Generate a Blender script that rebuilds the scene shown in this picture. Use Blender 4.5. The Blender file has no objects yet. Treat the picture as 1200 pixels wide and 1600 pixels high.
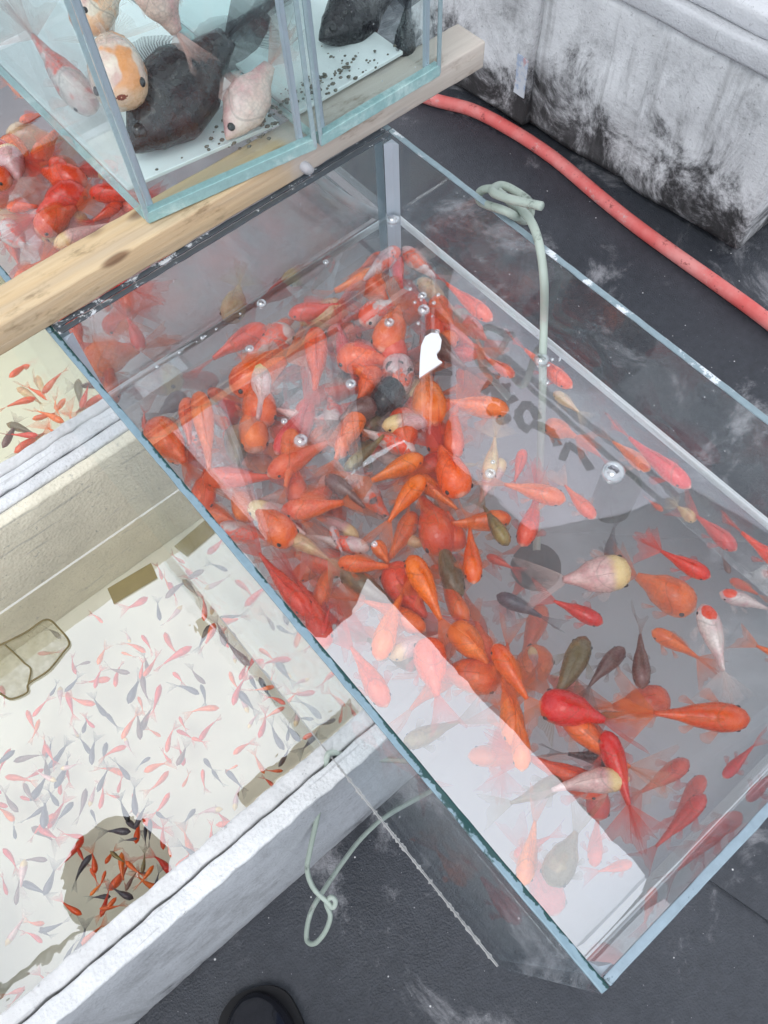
import bpy, bmesh, math, random
from mathutils import Vector, Matrix, noise
rnd = random.Random(11)
sc = bpy.context.scene
COL = sc.collection
PI = math.pi

# ------------------------------------------------------------------ camera
CAM = Vector((-0.0534, -0.4332, 1.3562))
ROWS = ((0.7652, -0.6427, -0.0365), (-0.5832, -0.6682, -0.4619), (0.2725, 0.3747, -0.8862))
FPX = 1304.76
RX, DN, FW = (Vector(r).normalized() for r in ROWS)
cam_d = bpy.data.cameras.new('camera')
cam = bpy.data.objects.new('camera', cam_d)
COL.objects.link(cam)
m = Matrix((RX, -DN, -FW)).transposed().to_4x4()
m.translation = CAM
cam.matrix_world = m
cam_d.sensor_fit = 'VERTICAL'
cam_d.sensor_height = 24.0
cam_d.lens = FPX / 1600 * 24.0
cam_d.clip_start = 0.01
cam_d.clip_end = 500
sc.camera = cam

# ------------------------------------------------------------------ sky and sun (bright overcast)
SUN_EL, SUN_AZ = math.radians(62), math.radians(250)
w = bpy.data.worlds.new('World')
sc.world = w
w.use_nodes = True
nt = w.node_tree
bg = nt.nodes['Background']
sky = nt.nodes.new('ShaderNodeTexSky')
sky.sky_type = 'NISHITA'
sky.sun_disc = False
sky.sun_elevation = SUN_EL
sky.sun_rotation = SUN_AZ
sky.dust_density = 4.0
sky.air_density = 1.6
hs = nt.nodes.new('ShaderNodeHueSaturation')
hs.inputs['Saturation'].default_value = 0.28
nt.links.new(sky.outputs[0], hs.inputs['Color'])
# a closed, even cloud deck lies over most of the clear sky
deck = nt.nodes.new('ShaderNodeMix')
deck.data_type = 'RGBA'
deck.inputs[0].default_value = 0.85
deck.inputs[7].default_value = (11.4, 12.0, 13.0, 1)
nt.links.new(hs.outputs[0], deck.inputs[6])
nt.links.new(deck.outputs[2], bg.inputs[0])
bg.inputs[1].default_value = 0.12
sun_d = bpy.data.lights.new('sun', 'SUN')
sun_d.energy = 0.6
sun_d.angle = math.radians(25)
sun_d.color = (1.0, 0.97, 0.93)
sun = bpy.data.objects.new('sun', sun_d)
COL.objects.link(sun)
sdir = Vector((math.sin(SUN_AZ) * math.cos(SUN_EL), math.cos(SUN_AZ) * math.cos(SUN_EL), math.sin(SUN_EL)))
sun.rotation_euler = sdir.to_track_quat('Z', 'Y').to_euler()
sun.location = sdir * 20
sc.view_settings.view_transform = 'Standard'
sc.view_settings.look = 'None'
sc.view_settings.gamma = 1
sc.view_settings.exposure = 0.22
sc.cycles.transparent_max_bounces = 40
sc.cycles.max_bounces = 6
sc.cycles.diffuse_bounces = 2
sc.cycles.glossy_bounces = 4
sc.cycles.adaptive_threshold = 0.025
sc.cycles.volume_bounces = 2
sc.cycles.use_denoising = True
sc.cycles.caustics_reflective = False
sc.cycles.caustics_refractive = True
sc.cycles.sample_clamp_indirect = 6

# ------------------------------------------------------------------ layout
TW, TL, ZR, ZB, ZW = 0.2983, 0.5, 0.9237, 0.387, 0.848      # big tank: width, length, rim, bottom, water
ZBOX, ZWB = 0.385, 0.215                                     # foam boxes: rim, water

def px(x, y, ax, v):
    """point of the place seen at photo pixel (1200x1600) on the plane axis ax = v"""
    d = RX * ((x - 600) / FPX) + DN * ((y - 800) / FPX) + FW
    return CAM + d * ((v - CAM[ax]) / d[ax])

def proj(p):
    q = Vector(p) - CAM
    z = q.dot(FW)
    return (600 + FPX * q.dot(RX) / z, 800 + FPX * q.dot(DN) / z)

# ------------------------------------------------------------------ object helpers
def tag(o, label=None, cat=None, group=None, kind=None):
    if label: o['label'] = label
    if cat: o['category'] = cat
    if group: o['group'] = group
    if kind: o['kind'] = kind
    return o

def link(name, mesh, mat=None, parent=None):
    o = bpy.data.objects.new(name, mesh)
    COL.objects.link(o)
    if parent: o.parent = parent
    if mat is not None:
        if len(mesh.materials) == 0: mesh.materials.append(None)
        o.material_slots[0].link = 'OBJECT'
        o.material_slots[0].material = mat
    return o

def empty(name, loc=(0, 0, 0)):
    o = bpy.data.objects.new(name, None)
    COL.objects.link(o)
    o.location = loc
    o.empty_display_size = 0.02
    return o

def local(o, parent):
    """children are built in world coordinates: compensate for the parent's place"""
    o.matrix_parent_inverse = Matrix.Translation(parent.location).inverted()
    return o

def from_bm(name, bm, mat=None, parent=None, smooth=False):
    me = bpy.data.meshes.new(name)
    bm.normal_update()
    bm.to_mesh(me)
    bm.free()
    if smooth:
        for p in me.polygons: p.use_smooth = True
    o = link(name, me, mat, parent)
    if parent: local(o, parent)
    return o

def box_bm(lo, hi, bevel=0.0, seg=2, bm=None):
    b = bmesh.new()
    bmesh.ops.create_cube(b, size=1)
    lo, hi = Vector(lo), Vector(hi)
    for v in b.verts:
        v.co = Vector([lo[i] + (v.co[i] + .5) * (hi[i] - lo[i]) for i in range(3)])
    if bevel:
        bmesh.ops.bevel(b, geom=list(b.edges), offset=bevel, segments=seg, affect='EDGES', profile=.6)
    return b

def rough_box(lo, hi, bevel, cuts, amp, scale, seed=0.0):
    """a block with slightly uneven faces and worn edges"""
    b = box_bm(lo, hi, bevel, 2)
    lo, hi = Vector(lo), Vector(hi)
    for i in range(3):
        n = cuts[i]
        for k in range(1, n):
            co = [0, 0, 0]; no = [0, 0, 0]
            co[i] = lo[i] + (hi[i] - lo[i]) * k / n; no[i] = 1
            bmesh.ops.bisect_plane(b, geom=b.verts[:] + b.edges[:] + b.faces[:], plane_co=co, plane_no=no)
    for v in b.verts:
        q = v.co * scale + Vector((seed, seed * 1.7, 0))
        v.co += Vector((noise.noise(q), noise.noise(q + Vector((9, 0, 0))), noise.noise(q + Vector((0, 9, 0))))) * amp
    return b

def tube_bm(pts, r, n=10, cap=True, b=None, rend=None):
    b = b or bmesh.new()
    pts = [Vector(p) for p in pts]
    prev = None; rings = []
    up = Vector((0.13, 0.31, 0.94))
    for i, p in enumerate(pts):
        t = (pts[min(i + 1, len(pts) - 1)] - pts[max(i - 1, 0)]).normalized()
        a = up - t * up.dot(t)
        if a.length < 1e-4: a = Vector((1, 0, 0))
        a.normalize(); up = a
        c = t.cross(a)
        rr = r if rend is None else r + (rend - r) * i / (len(pts) - 1)
        rings.append([b.verts.new(p + (a * math.cos(2 * PI * k / n) + c * math.sin(2 * PI * k / n)) * rr) for k in range(n)])
    for A, B in zip(rings, rings[1:]):
        for k in range(n):
            b.faces.new((A[k], A[(k + 1) % n], B[(k + 1) % n], B[k]))
    if cap:
        b.faces.new(rings[0][::-1]); b.faces.new(rings[-1])
    return b

def spline(pts, n=10):
    P = [Vector(p) for p in pts]; out = []
    for i in range(len(P) - 1):
        p0, p1, p2, p3 = P[max(i - 1, 0)], P[i], P[i + 1], P[min(i + 2, len(P) - 1)]
        for k in range(n):
            t = k / n
            out.append(.5 * ((2 * p1) + (p2 - p0) * t + (2 * p0 - 5 * p1 + 4 * p2 - p3) * t * t + (3 * p1 - p0 - 3 * p2 + p3) * t ** 3))
    out.append(P[-1])
    return out

# ------------------------------------------------------------------ material helpers
class NT:
    def __init__(s, name):
        s.m = bpy.data.materials.new(name); s.m.use_nodes = True
        s.t = s.m.node_tree; s.t.nodes.clear()
        s.out = s.n('ShaderNodeOutputMaterial')
    def n(s, t, **k):
        x = s.t.nodes.new(t)
        for a, b in k.items(): setattr(x, a, b)
        return x
    def set(s, sock, v):
        if isinstance(v, bpy.types.NodeSocket): s.t.links.new(v, sock)
        elif v is not None:
            if isinstance(v, (tuple, list)) and len(v) == 3 and sock.type == 'RGBA': v = (*v, 1)
            sock.default_value = v
    def math(s, op, a, b=None, clamp=False):
        x = s.n('ShaderNodeMath', operation=op, use_clamp=clamp)
        s.set(x.inputs[0], a)
        if b is not None: s.set(x.inputs[1], b)
        return x.outputs[0]
    def mix(s, f, a, b):
        x = s.n('ShaderNodeMix', data_type='RGBA')
        s.set(x.inputs[0], f); s.set(x.inputs[6], a); s.set(x.inputs[7], b)
        return x.outputs[2]
    def coord(s, kind='Object'): return s.n('ShaderNodeTexCoord').outputs[kind]
    def mapping(s, vec, scale=(1, 1, 1), loc=(0, 0, 0), rot=(0, 0, 0)):
        x = s.n('ShaderNodeMapping'); s.set(x.inputs[0], vec)
        s.set(x.inputs['Location'], loc); x.inputs['Scale'].default_value = scale; x.inputs['Rotation'].default_value = rot
        return x.outputs[0]
    def noise(s, vec, scale=5, detail=4, rough=.55, dist=0):
        x = s.n('ShaderNodeTexNoise'); s.set(x.inputs['Vector'], vec)
        x.inputs['Scale'].default_value = scale; x.inputs['Detail'].default_value = detail
        x.inputs['Roughness'].default_value = rough; x.inputs['Distortion'].default_value = dist
        return x.outputs[0]
    def voro(s, vec, scale=5, feature='F1', out=0):
        x = s.n('ShaderNodeTexVoronoi', feature=feature); s.set(x.inputs['Vector'], vec)
        x.inputs['Scale'].default_value = scale
        return x.outputs[out]
    def ramp(s, f, lo, hi, a=0.0, b=1.0):
        x = s.n('ShaderNodeMapRange', interpolation_type='SMOOTHSTEP'); s.set(x.inputs[0], f)
        x.inputs[1].default_value = lo; x.inputs[2].default_value = hi; x.inputs[3].default_value = a; x.inputs[4].default_value = b
        return x.outputs[0]
    def bump(s, h, strength=.3, dist=.01):
        x = s.n('ShaderNodeBump'); s.set(x.inputs['Height'], h)
        x.inputs['Strength'].default_value = strength; x.inputs['Distance'].default_value = dist
        return x.outputs[0]
    def pbr(s, col, rough=.6, spec=.5, normal=None, **k):
        x = s.n('ShaderNodeBsdfPrincipled')
        s.set(x.inputs['Base Color'], col); s.set(x.inputs['Roughness'], rough)
        x.inputs['Specular IOR Level'].default_value = spec
        if normal is not None: s.set(x.inputs['Normal'], normal)
        for a, b in k.items(): s.set(x.inputs[a], b)
        return x.outputs[0]
    def shmix(s, f, a, b):
        x = s.n('ShaderNodeMixShader'); s.set(x.inputs[0], f)
        s.t.links.new(a, x.inputs[1]); s.t.links.new(b, x.inputs[2])
        return x.outputs[0]
    def schlick(s, f0, normal=None):
        g = s.n('ShaderNodeNewGeometry')
        d = s.n('ShaderNodeVectorMath', operation='DOT_PRODUCT')
        s.t.links.new(g.outputs['Incoming'], d.inputs[0])
        s.set(d.inputs[1], normal if normal is not None else g.outputs['Normal'])
        c = s.math('ABSOLUTE', d.outputs['Value'])
        k = s.math('POWER', s.math('SUBTRACT', 1.0, c, True), 5.0)
        return s.math('ADD', s.math('MULTIPLY', k, 1 - f0), f0, True)
    def done(s, surf=None, vol=None):
        if surf is not None: s.t.links.new(surf, s.out.inputs[0])
        if vol is not None: s.t.links.new(vol, s.out.inputs[1])
        return s.m
    def pos(s): return s.n('ShaderNodeNewGeometry').outputs['Position']
    def sep(s, v):
        x = s.n('ShaderNodeSeparateXYZ'); s.set(x.inputs[0], v); return x.outputs

def mat_simple(name, col, rough=.6, spec=.4, nscale=0, namp=.15, bump=0, bscale=80):
    t = NT(name); p = t.pos(); c = col
    if nscale:
        f = t.noise(p, nscale, 5)
        c = t.mix(f, tuple(x * (1 - namp * 1.6) for x in col), tuple(min(1, x * (1 + namp)) for x in col))
    nrm = t.bump(t.noise(p, bscale, 3), bump, .002) if bump else None
    return t.done(t.pbr(c, rough, spec, nrm))

def mat_glass(name, f0, tint, filmamt=.07):
    t = NT(name)
    tr = t.n('ShaderNodeBsdfTransparent'); t.set(tr.inputs[0], tint)
    gl = t.n('ShaderNodeBsdfGlossy'); t.set(gl.inputs['Color'], (.97, .99, 1)); gl.inputs['Roughness'].default_value = .015
    # smears and dried droplets: slightly rougher, faintly white film
    p = t.pos()
    film = t.ramp(t.noise(p, 14, 6, .65), .55, .85, 0, filmamt)
    df = t.n('ShaderNodeBsdfDiffuse'); t.set(df.inputs[0], (.75, .8, .84))
    drops = t.ramp(t.voro(p, 70), .035, .06, .55, 0)
    on = t.ramp(t.noise(p, 9, 2), .5, .62)
    film = t.math('MAXIMUM', film, t.math('MULTIPLY', drops, on))
    a = t.shmix(film, tr.outputs[0], df.outputs[0])
    return t.done(t.shmix(t.schlick(f0), a, gl.outputs[0]))

def mat_water(name, f0, tint, ripple, vol=None, sides=False):
    t = NT(name)
    p = t.pos()
    h = t.noise(t.mapping(p, (1, 1, 0.0)), 22, 2, .4, .6)
    nrm = t.bump(h, ripple, .004)
    tr = t.n('ShaderNodeBsdfTransparent'); t.set(tr.inputs[0], tint)
    gl = t.n('ShaderNodeBsdfGlossy'); gl.inputs['Roughness'].default_value = 0.0
    t.set(gl.inputs['Color'], (.98, .99, 1)); t.set(gl.inputs['Normal'], nrm)
    g = t.n('ShaderNodeNewGeometry')
    up = t.math('GREATER_THAN', t.sep(g.outputs['True Normal'])[2], .2)
    back = t.math('SUBTRACT', 1.0, g.outputs['Backfacing'])
    f = t.math('MULTIPLY', t.math('MULTIPLY', t.schlick(f0, nrm), up), back)
    v = None
    if vol:
        col, dens, ab = vol
        a = t.n('ShaderNodeVolumePrincipled')
        t.set(a.inputs['Color'], col); a.inputs['Density'].default_value = dens
        t.set(a.inputs['Absorption Color'], ab)
        a.inputs['Anisotropy'].default_value = .2
        v = a.outputs[0]
    s1 = t.shmix(f, tr.outputs[0], gl.outputs[0])
    if sides:
        rf = t.n('ShaderNodeBsdfRefraction'); rf.inputs['IOR'].default_value = 1.33; rf.inputs['Roughness'].default_value = 0.0
        t.set(rf.inputs['Color'], tint)
        nz = t.math('ABSOLUTE', t.sep(g.outputs['True Normal'])[2])
        s1 = t.shmix(t.math('LESS_THAN', nz, .1), s1, rf.outputs[0])
    return t.done(s1, v)

# --- setting materials
def mk_ground():
    t = NT('dark_pavement'); p = t.pos()
    big = t.noise(p, 2.2, 5, .6); fine = t.noise(p, 60, 4, .7)
    c = t.mix(fine, (.018, .021, .027), (.058, .064, .078))
    c = t.mix(t.ramp(big, .40, .70), c, t.mix(fine, (.036, .040, .050), (.085, .092, .108)))
    st = t.noise(t.mapping(p, (1, 1, 1), (3.3, 1.2, 0)), 4.5, 9, .72, .5)
    msk = t.ramp(st, .53, .68, 0, .8)
    c = t.mix(msk, c, (.34, .34, .36))
    v = t.n('ShaderNodeTexVoronoi'); t.set(v.inputs['Vector'], p); v.inputs['Scale'].default_value = 46
    sp = t.ramp(v.outputs['Distance'], .05, .085, 1, 0)
    keep = t.math('GREATER_THAN', t.sep(v.outputs['Color'])[0], .72)
    c = t.mix(t.math('MULTIPLY', sp, keep), c, (.62, .62, .63))
    v2 = t.n('ShaderNodeTexVoronoi'); t.set(v2.inputs['Vector'], p); v2.inputs['Scale'].default_value = 140
    sp2 = t.math('MULTIPLY', t.ramp(v2.outputs['Distance'], .05, .1, 1, 0), t.math('GREATER_THAN', t.sep(v2.outputs['Color'])[0], .8))
    c = t.mix(t.math('MULTIPLY', sp2, .7), c, (.5, .5, .52))
    rough = t.ramp(t.noise(p, 3.1, 4), .3, .7, .22, .6)
    return t.done(t.pbr(c, rough, .4, t.bump(t.math('ADD', t.noise(p, 180, 5, .75), t.math('MULTIPLY', t.voro(p, 320), .5)), .5, .003)))
M = {}
M['ground'] = mk_ground()

def mk_foam(name, stain, col=(.80, .81, .82), bead=240, lo=0.0, hi=.30):
    """white bead foam with dirt; stain = how much black grime it has picked up"""
    t = NT(name); p = t.pos()
    v = t.voro(p, bead); n1 = t.noise(p, 7, 7, .68)
    c = t.mix(t.ramp(n1, .3, .7), tuple(x * .80 for x in col), col)
    pit = t.ramp(t.noise(p, 90, 5, .7), .60, .72)
    c = t.mix(t.math('MULTIPLY', pit, .6), c, (.22, .22, .22))
    crk = t.ramp(t.noise(t.mapping(p, (5, 120, 60)), 1, 4, .6, .8), .62, .70)
    c = t.mix(t.math('MULTIPLY', crk, .35), c, (.25, .25, .26))
    if stain:
        g = t.noise(t.mapping(p, (8, 8, 6), (1.7, 4.4, .3)), 1, 10, .78, .6)
        z = t.sep(p)[2]
        e = t.math('ADD', g, t.ramp(z, lo, hi, .13 * stain, -.10))
        c = t.mix(t.ramp(e, .40, .66, 0, .7), c, (.17, .17, .18))
        c = t.mix(t.ramp(e, .50, .68, 0, .95), c, (.03, .029, .03))
        e2 = t.noise(p, 3.2, 9, .78)
        c = t.mix(t.ramp(e2, .47, .70, 0, .7), c, (.15, .15, .155))
        run = t.noise(t.mapping(p, (22, 22, 1.6)), 1, 5, .65, .3)
        c = t.mix(t.ramp(run, .52, .72, 0, .45), c, (.20, .20, .20))
    h = t.math('ADD', t.math('MULTIPLY', v, .5), t.noise(p, 110, 5, .7))
    return t.done(t.pbr(c, .75, .25, t.bump(h, .55, .003)))
M['foam'] = mk_foam('white_foam', 0)
M['foam_side'] = mk_foam('scuffed_foam', .35, (.60, .62, .65), lo=-.1, hi=.1)
M['foam_liner'] = mk_foam('bead_foam', 0, (.76, .76, .76), bead=170)
M['foam_in'] = mk_foam('foam_inner', 0, (.88, .82, .66), bead=200)
M['foam_floor'] = mat_simple('foam_floor', (.90, .88, .76), .8, .2, 9, .12, .3, 60)
M['foam_dirty'] = mk_foam('grimy_foam', 1.15, (.88, .89, .90))
M['foam_rim'] = mk_foam('foam_rim', 0, (.74, .75, .77))

def mk_wood():
    t = NT('pine_wood'); p = t.pos()
    q = t.mapping(p, (1.2, 26, 26))
    g = t.noise(q, 7, 5, .6, .4)
    c = t.mix(g, (.52, .33, .15), (.80, .63, .40))
    c = t.mix(t.ramp(t.noise(t.mapping(p, (3, 190, 190)), 1, 3), .55, .75, 0, .5), c, (.36, .21, .09))
    k = t.voro(t.mapping(p, (13, 30, 30), (.12, .3, .4)), 1)
    c = t.mix(t.ramp(k, .10, .20, .85, 0), c, (.16, .07, .03))
    # weathered grey towards the outer end, in patches
    x = t.sep(p)[0]
    wmask = t.ramp(t.math('ADD', x, t.math('MULTIPLY', t.noise(p, 30, 4), .06)), .225, .245)
    c = t.mix(t.math('MULTIPLY', wmask, .85), c, t.mix(g, (.50, .45, .42), (.70, .66, .62)))
    c = t.mix(t.ramp(t.noise(t.mapping(p, (6, 60, 60)), 1, 5, .6), .35, .7, .05, .42), c, (.50, .44, .37))
    c = t.mix(t.ramp(t.noise(t.mapping(p, (20, 50, 50), (3, 1, 2)), 1, 6, .7), .56, .74, 0, .75), c, (.17, .10, .045))
    return t.done(t.pbr(c, .65, .3, t.bump(g, .4, .002)))
M['wood'] = mk_wood()

M['glass'] = mat_glass('tank_glass', .045, (.955, .975, .975))
M['glass_small'] = mat_glass('small_tank_glass', .022, (.975, .995, .995), .006)
M['silicone'] = mat_simple('silicone', (.46, .53, .60), .4, .5, 30, .1)
M['silicone_white'] = mat_simple('silicone_white', (.40, .395, .39), .6, .4, 60, .2)

def mk_edge(name, base, chip, lo, hi, scale=70, ax=None, c0=0, c1=1):
    t = NT(name); p = t.pos()
    c = t.mix(t.noise(p, 220, 4, .7), tuple(x * .75 for x in base), tuple(min(1, x * 1.25) for x in base))
    n = t.noise(p, scale, 6, .75, .3)
    big = t.noise(p, 9, 2)
    e = t.math('ADD', n, t.math('MULTIPLY', t.math('SUBTRACT', big, .5), .8))
    if ax is not None: e = t.math('ADD', e, t.ramp(t.sep(p)[ax], c0, c1, -.10, .22))
    c = t.mix(t.ramp(e, lo, hi), c, chip)
    return t.done(t.pbr(c, .35, .5, t.bump(n, .4, .001)))
M['edge'] = mk_edge('ground_glass_edge', (.21, .31, .37), (.010, .055, .055), .57, .63, 95, 0, -.002, .0022)
M['edge_near'] = mk_edge('worn_glass_edge', (.27, .35, .41), (.03, .06, .07), .62, .68, 70)
M['edge_dark'] = mk_edge('dark_glass_edge', (.07, .085, .10), (.62, .66, .70), .62, .66)
M['edge_chip'] = mk_edge('frosted_glass_edge', (.25, .33, .37), (.72, .76, .8), .60, .66, 50)
M['edge_teal'] = mk_edge('teal_glass_edge', (.30, .50, .50), (.55, .72, .70), .55, .75, 30)

M['edge_pale'] = mk_edge('pale_glass_edge', (.33, .44, .47), (.55, .66, .68), .55, .75, 30)

M['water'] = mat_water('milky_water', .26, (.98, .98, .985), .02, ((.92, .955, .985), 5.0, (.88, .93, .97)))
M['water_back'] = mat_water('back_water', .07, (.96, .96, .97), .06, ((.66, .56, .56), 4.5, (.55, .44, .44)))
M['water_box'] = mat_water('box_water', .29, (.97, .97, .95), .05)
M['water_far'] = mat_water('far_box_water', .06, (.97, .97, .93), .03)
M['water_clear'] = mat_water('clear_water', .03, (.98, 1.0, 1.0), .05)

def mk_hose(name, col, alt):
    t = NT(name); p = t.pos()
    c = t.mix(t.ramp(t.noise(p, 9, 5, .6), .35, .7), col, alt)
    c = t.mix(t.ramp(t.noise(p, 45, 6, .75), .56, .70), c, tuple(x * .4 for x in col))
    c = t.mix(t.ramp(t.noise(t.mapping(p, (1, 1, 1), (5, 2, 1)), 26, 6, .75), .58, .70, 0, .6), c, (.55, .50, .48))
    return t.done(t.pbr(c, .5, .4, t.bump(t.noise(p, 150, 3), .2, .001)))
M['hose_red'] = mk_hose('red_hose', (.70, .12, .11), (.78, .30, .28))
M['hose_green'] = mk_hose('air_hose', (.33, .39, .34), (.45, .52, .46))
M['rubber'] = mat_simple('black_rubber', (.012, .012, .017), .14, .8, 40, .2)
M['sole'] = mat_simple('boot_sole', (.012, .012, .014), .7, .3, 40, .2)
M['stone_dark'] = mat_simple('air_stone', (.05, .06, .06), .8, .2, 90, .4, .4, 200)
M['blue_crate'] = mat_simple('blue_grey_plastic', (.16, .24, .42), .5, .4, 12, .15)
M['metal'] = mat_simple('grey_metal', (.3, .3, .31), .4, .5)
def mk_canvas(name, col, f):
    t = NT(name); p = t.pos()
    wv = t.noise(p, 260, 2)
    c = t.mix(wv, tuple(x * .85 for x in col), col)
    d = t.n('ShaderNodeBsdfDiffuse'); t.set(d.inputs[0], c)
    tl = t.n('ShaderNodeBsdfTranslucent'); t.set(tl.inputs[0], c)
    return t.done(t.shmix(f, d.outputs[0], tl.outputs[0]))
M['canvas'] = mk_canvas('dark_canvas', (.10, .10, .115), .3)
M['canvas_light'] = mk_canvas('pale_canvas', (.52, .50, .55), .8)
M['ink'] = mat_simple('dark_print', (.03, .015, .015), .8, .2)
M['ink_red'] = mat_simple('red_print', (.25, .02, .02), .8, .2)
M['bubble'] = mat_glass('bubble_film', .30, (.82, .83, .85), 0)
M['pebble'] = mat_simple('dark_pebble', (.13, .12, .09), .25, .6, 240, .8)
M['white_liner'] = mat_simple('white_liner', (.86, .89, .88), .5, .4, 14, .12)
M['tube_white'] = mat_simple('white_tube', (.6, .6, .62), .4, .4, 40, .15)

# ------------------------------------------------------------------ ground
def build_ground():
    bm = bmesh.new()
    n = 24
    vs = [[bm.verts.new(((i / n - .5) * 60, (j / n - .5) * 60, 0)) for j in range(n + 1)] for i in range(n + 1)]
    for i in range(n):
        for j in range(n):
            bm.faces.new((vs[i][j], vs[i + 1][j], vs[i + 1][j + 1], vs[i][j + 1]))
    tag(from_bm('ground', bm, M['ground']), 'dark grey pavement with white salt stains and specks', kind='structure')
    # second sheet of the paving, its lip shows near the tank's near corner
    a, b = px(1110, 1377, 2, 0), px(1200, 1440, 2, 0)
    d = (b - a).normalized(); nrm = Vector((d.y, -d.x, 0))
    if nrm.x < 0: nrm = -nrm
    bm = bmesh.new()
    c = a - d * .14
    lo = [c, a + d * 2.0, a + d * 2.0 + nrm * 1.2, c + nrm * 1.2]
    v0 = [bm.verts.new((p.x, p.y, -.002)) for p in lo]; v1 = [bm.verts.new((p.x, p.y, .005)) for p in lo]
    bm.faces.new(v1)
    for k in range(4): bm.faces.new((v0[k], v0[(k + 1) % 4], v1[(k + 1) % 4], v1[k]))
    bmesh.ops.recalc_face_normals(bm, faces=bm.faces)
    tag(from_bm('pavement', bm, M['ground']), 'raised sheet of dark paving beside the tank corner', kind='structure')
build_ground()

# ------------------------------------------------------------------ foam boxes left
def foam_box(label, x0, x1, y0, y1, zin, near_liner, far_liner, seed):
    root = tag(empty('foam_box', ((x0 + x1) / 2, (y0 + y1) / 2, 0)), label, 'foam box', 'white foam boxes under the tanks')
    T = .04
    def part(nm, lo, hi, mat, cuts, amp=.0012, bev=.004):
        return from_bm(nm, rough_box(lo, hi, bev, cuts, amp, 55, seed), mat, root, True)
    # outer walls
    part('wall', (x0, y0, .001), (x1, y0 + .022, ZBOX), M['foam_side'] if not near_liner else M['foam_side'], (40, 1, 8))
    part('wall', (x0, y1 - .020, .001), (x1, y1, ZBOX - .001), M['foam'], (40, 1, 8))
    part('wall', (x0, y0 + .022, .001), (x0 + T, y1 - .02, ZBOX), M['foam'], (1, 30, 6))
    part('wall', (x1 - T, y0 + .022, .001), (x1, y1 - .02, ZBOX - .004), M['foam'], (1, 30, 6))
    part('base', (x0 + T, y0 + .022, .002), (x1 - T, y1 - .02, zin), M['foam_floor'], (14, 14, 1))
    # inner liners, separated from the walls by an open crack
    part('rim_liner', (x0 + T, y0 + .0245, zin), (x1 - T, y0 + .044, ZBOX + .001), M['foam_liner'], (100, 2, 6), .0022)
    part('rim_liner', (x0 + T, y1 - .042, zin), (x1 - T, y1 - .0225, ZBOX - .002), M['foam_in'], (46, 1, 8), .0014)
    part('rim_cap', (x0, y0 - .0015, ZBOX - .006), (x1, y0 + .0215, ZBOX + .003), M['foam'], (110, 2, 1), .0022, .003)
    return root
B1 = foam_box('long white foam box of tiny fish, nearest the black boot', -.62, .17, -.2495, .3375, .095, True, True, 1.0)
B2 = foam_box('white foam box with orange fish, half hidden under the wooden plank', -.50, .17, .3405, .90, .16, True, True, 5.0)

def water_block(name, lo, hi, mat, label, meniscus=.003):
    """closed body of water whose top edge climbs a little at the walls"""
    x0, y0, z0 = lo; x1, y1, z1 = hi
    bm = bmesh.new()
    prof = [(0, meniscus), (.0012, meniscus * .45), (.003, meniscus * .12), (.006, 0)]
    rings = []
    for ins, dz in prof:
        rr = .003 + ins * .8
        ring = []
        for cx_, cy_, a0 in ((x1 - rr - ins, y1 - rr - ins, 0), (x0 + rr + ins, y1 - rr - ins, 90), (x0 + rr + ins, y0 + rr + ins, 180), (x1 - rr - ins, y0 + rr + ins, 270)):
            for k in range(4):
                a = math.radians(a0 + 30 * k)
                ring.append(bm.verts.new((cx_ + rr * math.cos(a), cy_ + rr * math.sin(a), z1 + dz)))
        rings.append(ring)
    bot = [bm.verts.new((v.co.x, v.co.y, z0)) for v in rings[0]]
    n = len(bot)
    for A, B in zip([bot] + rings, rings):
        for k in range(n): bm.faces.new((A[k], A[(k + 1) % n], B[(k + 1) % n], B[k]))
    bm.faces.new(rings[-1]); bm.faces.new(bot[::-1])
    o = from_bm(name, bm, mat, None, False)
    for p in o.data.polygons:
        if abs(p.normal.z) > .15 and p.center.z > z1 - .001 and len(p.vertices) == 4: p.use_smooth = True
    return tag(o, label, kind='structure')

# ------------------------------------------------------------------ glass tanks
def pane(root, lo, hi, mat):
    return from_bm('glass_pane', box_bm(lo, hi), mat, root)
def edge(parent, root, lo, hi, mat, cuts, amp=.0005):
    o = from_bm('pane_edge', rough_box(lo, hi, .0008, cuts, amp, 120), mat, None)
    o.parent = parent
    o.matrix_parent_inverse = Matrix.Translation(root.location).inverted() @ Matrix.Translation(root.location)
    mw = Matrix.Identity(4)
    o.matrix_parent_inverse = (parent.matrix_parent_inverse @ Matrix.Translation(root.location)).inverted() if False else Matrix.Identity(4)
    return o

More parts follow.
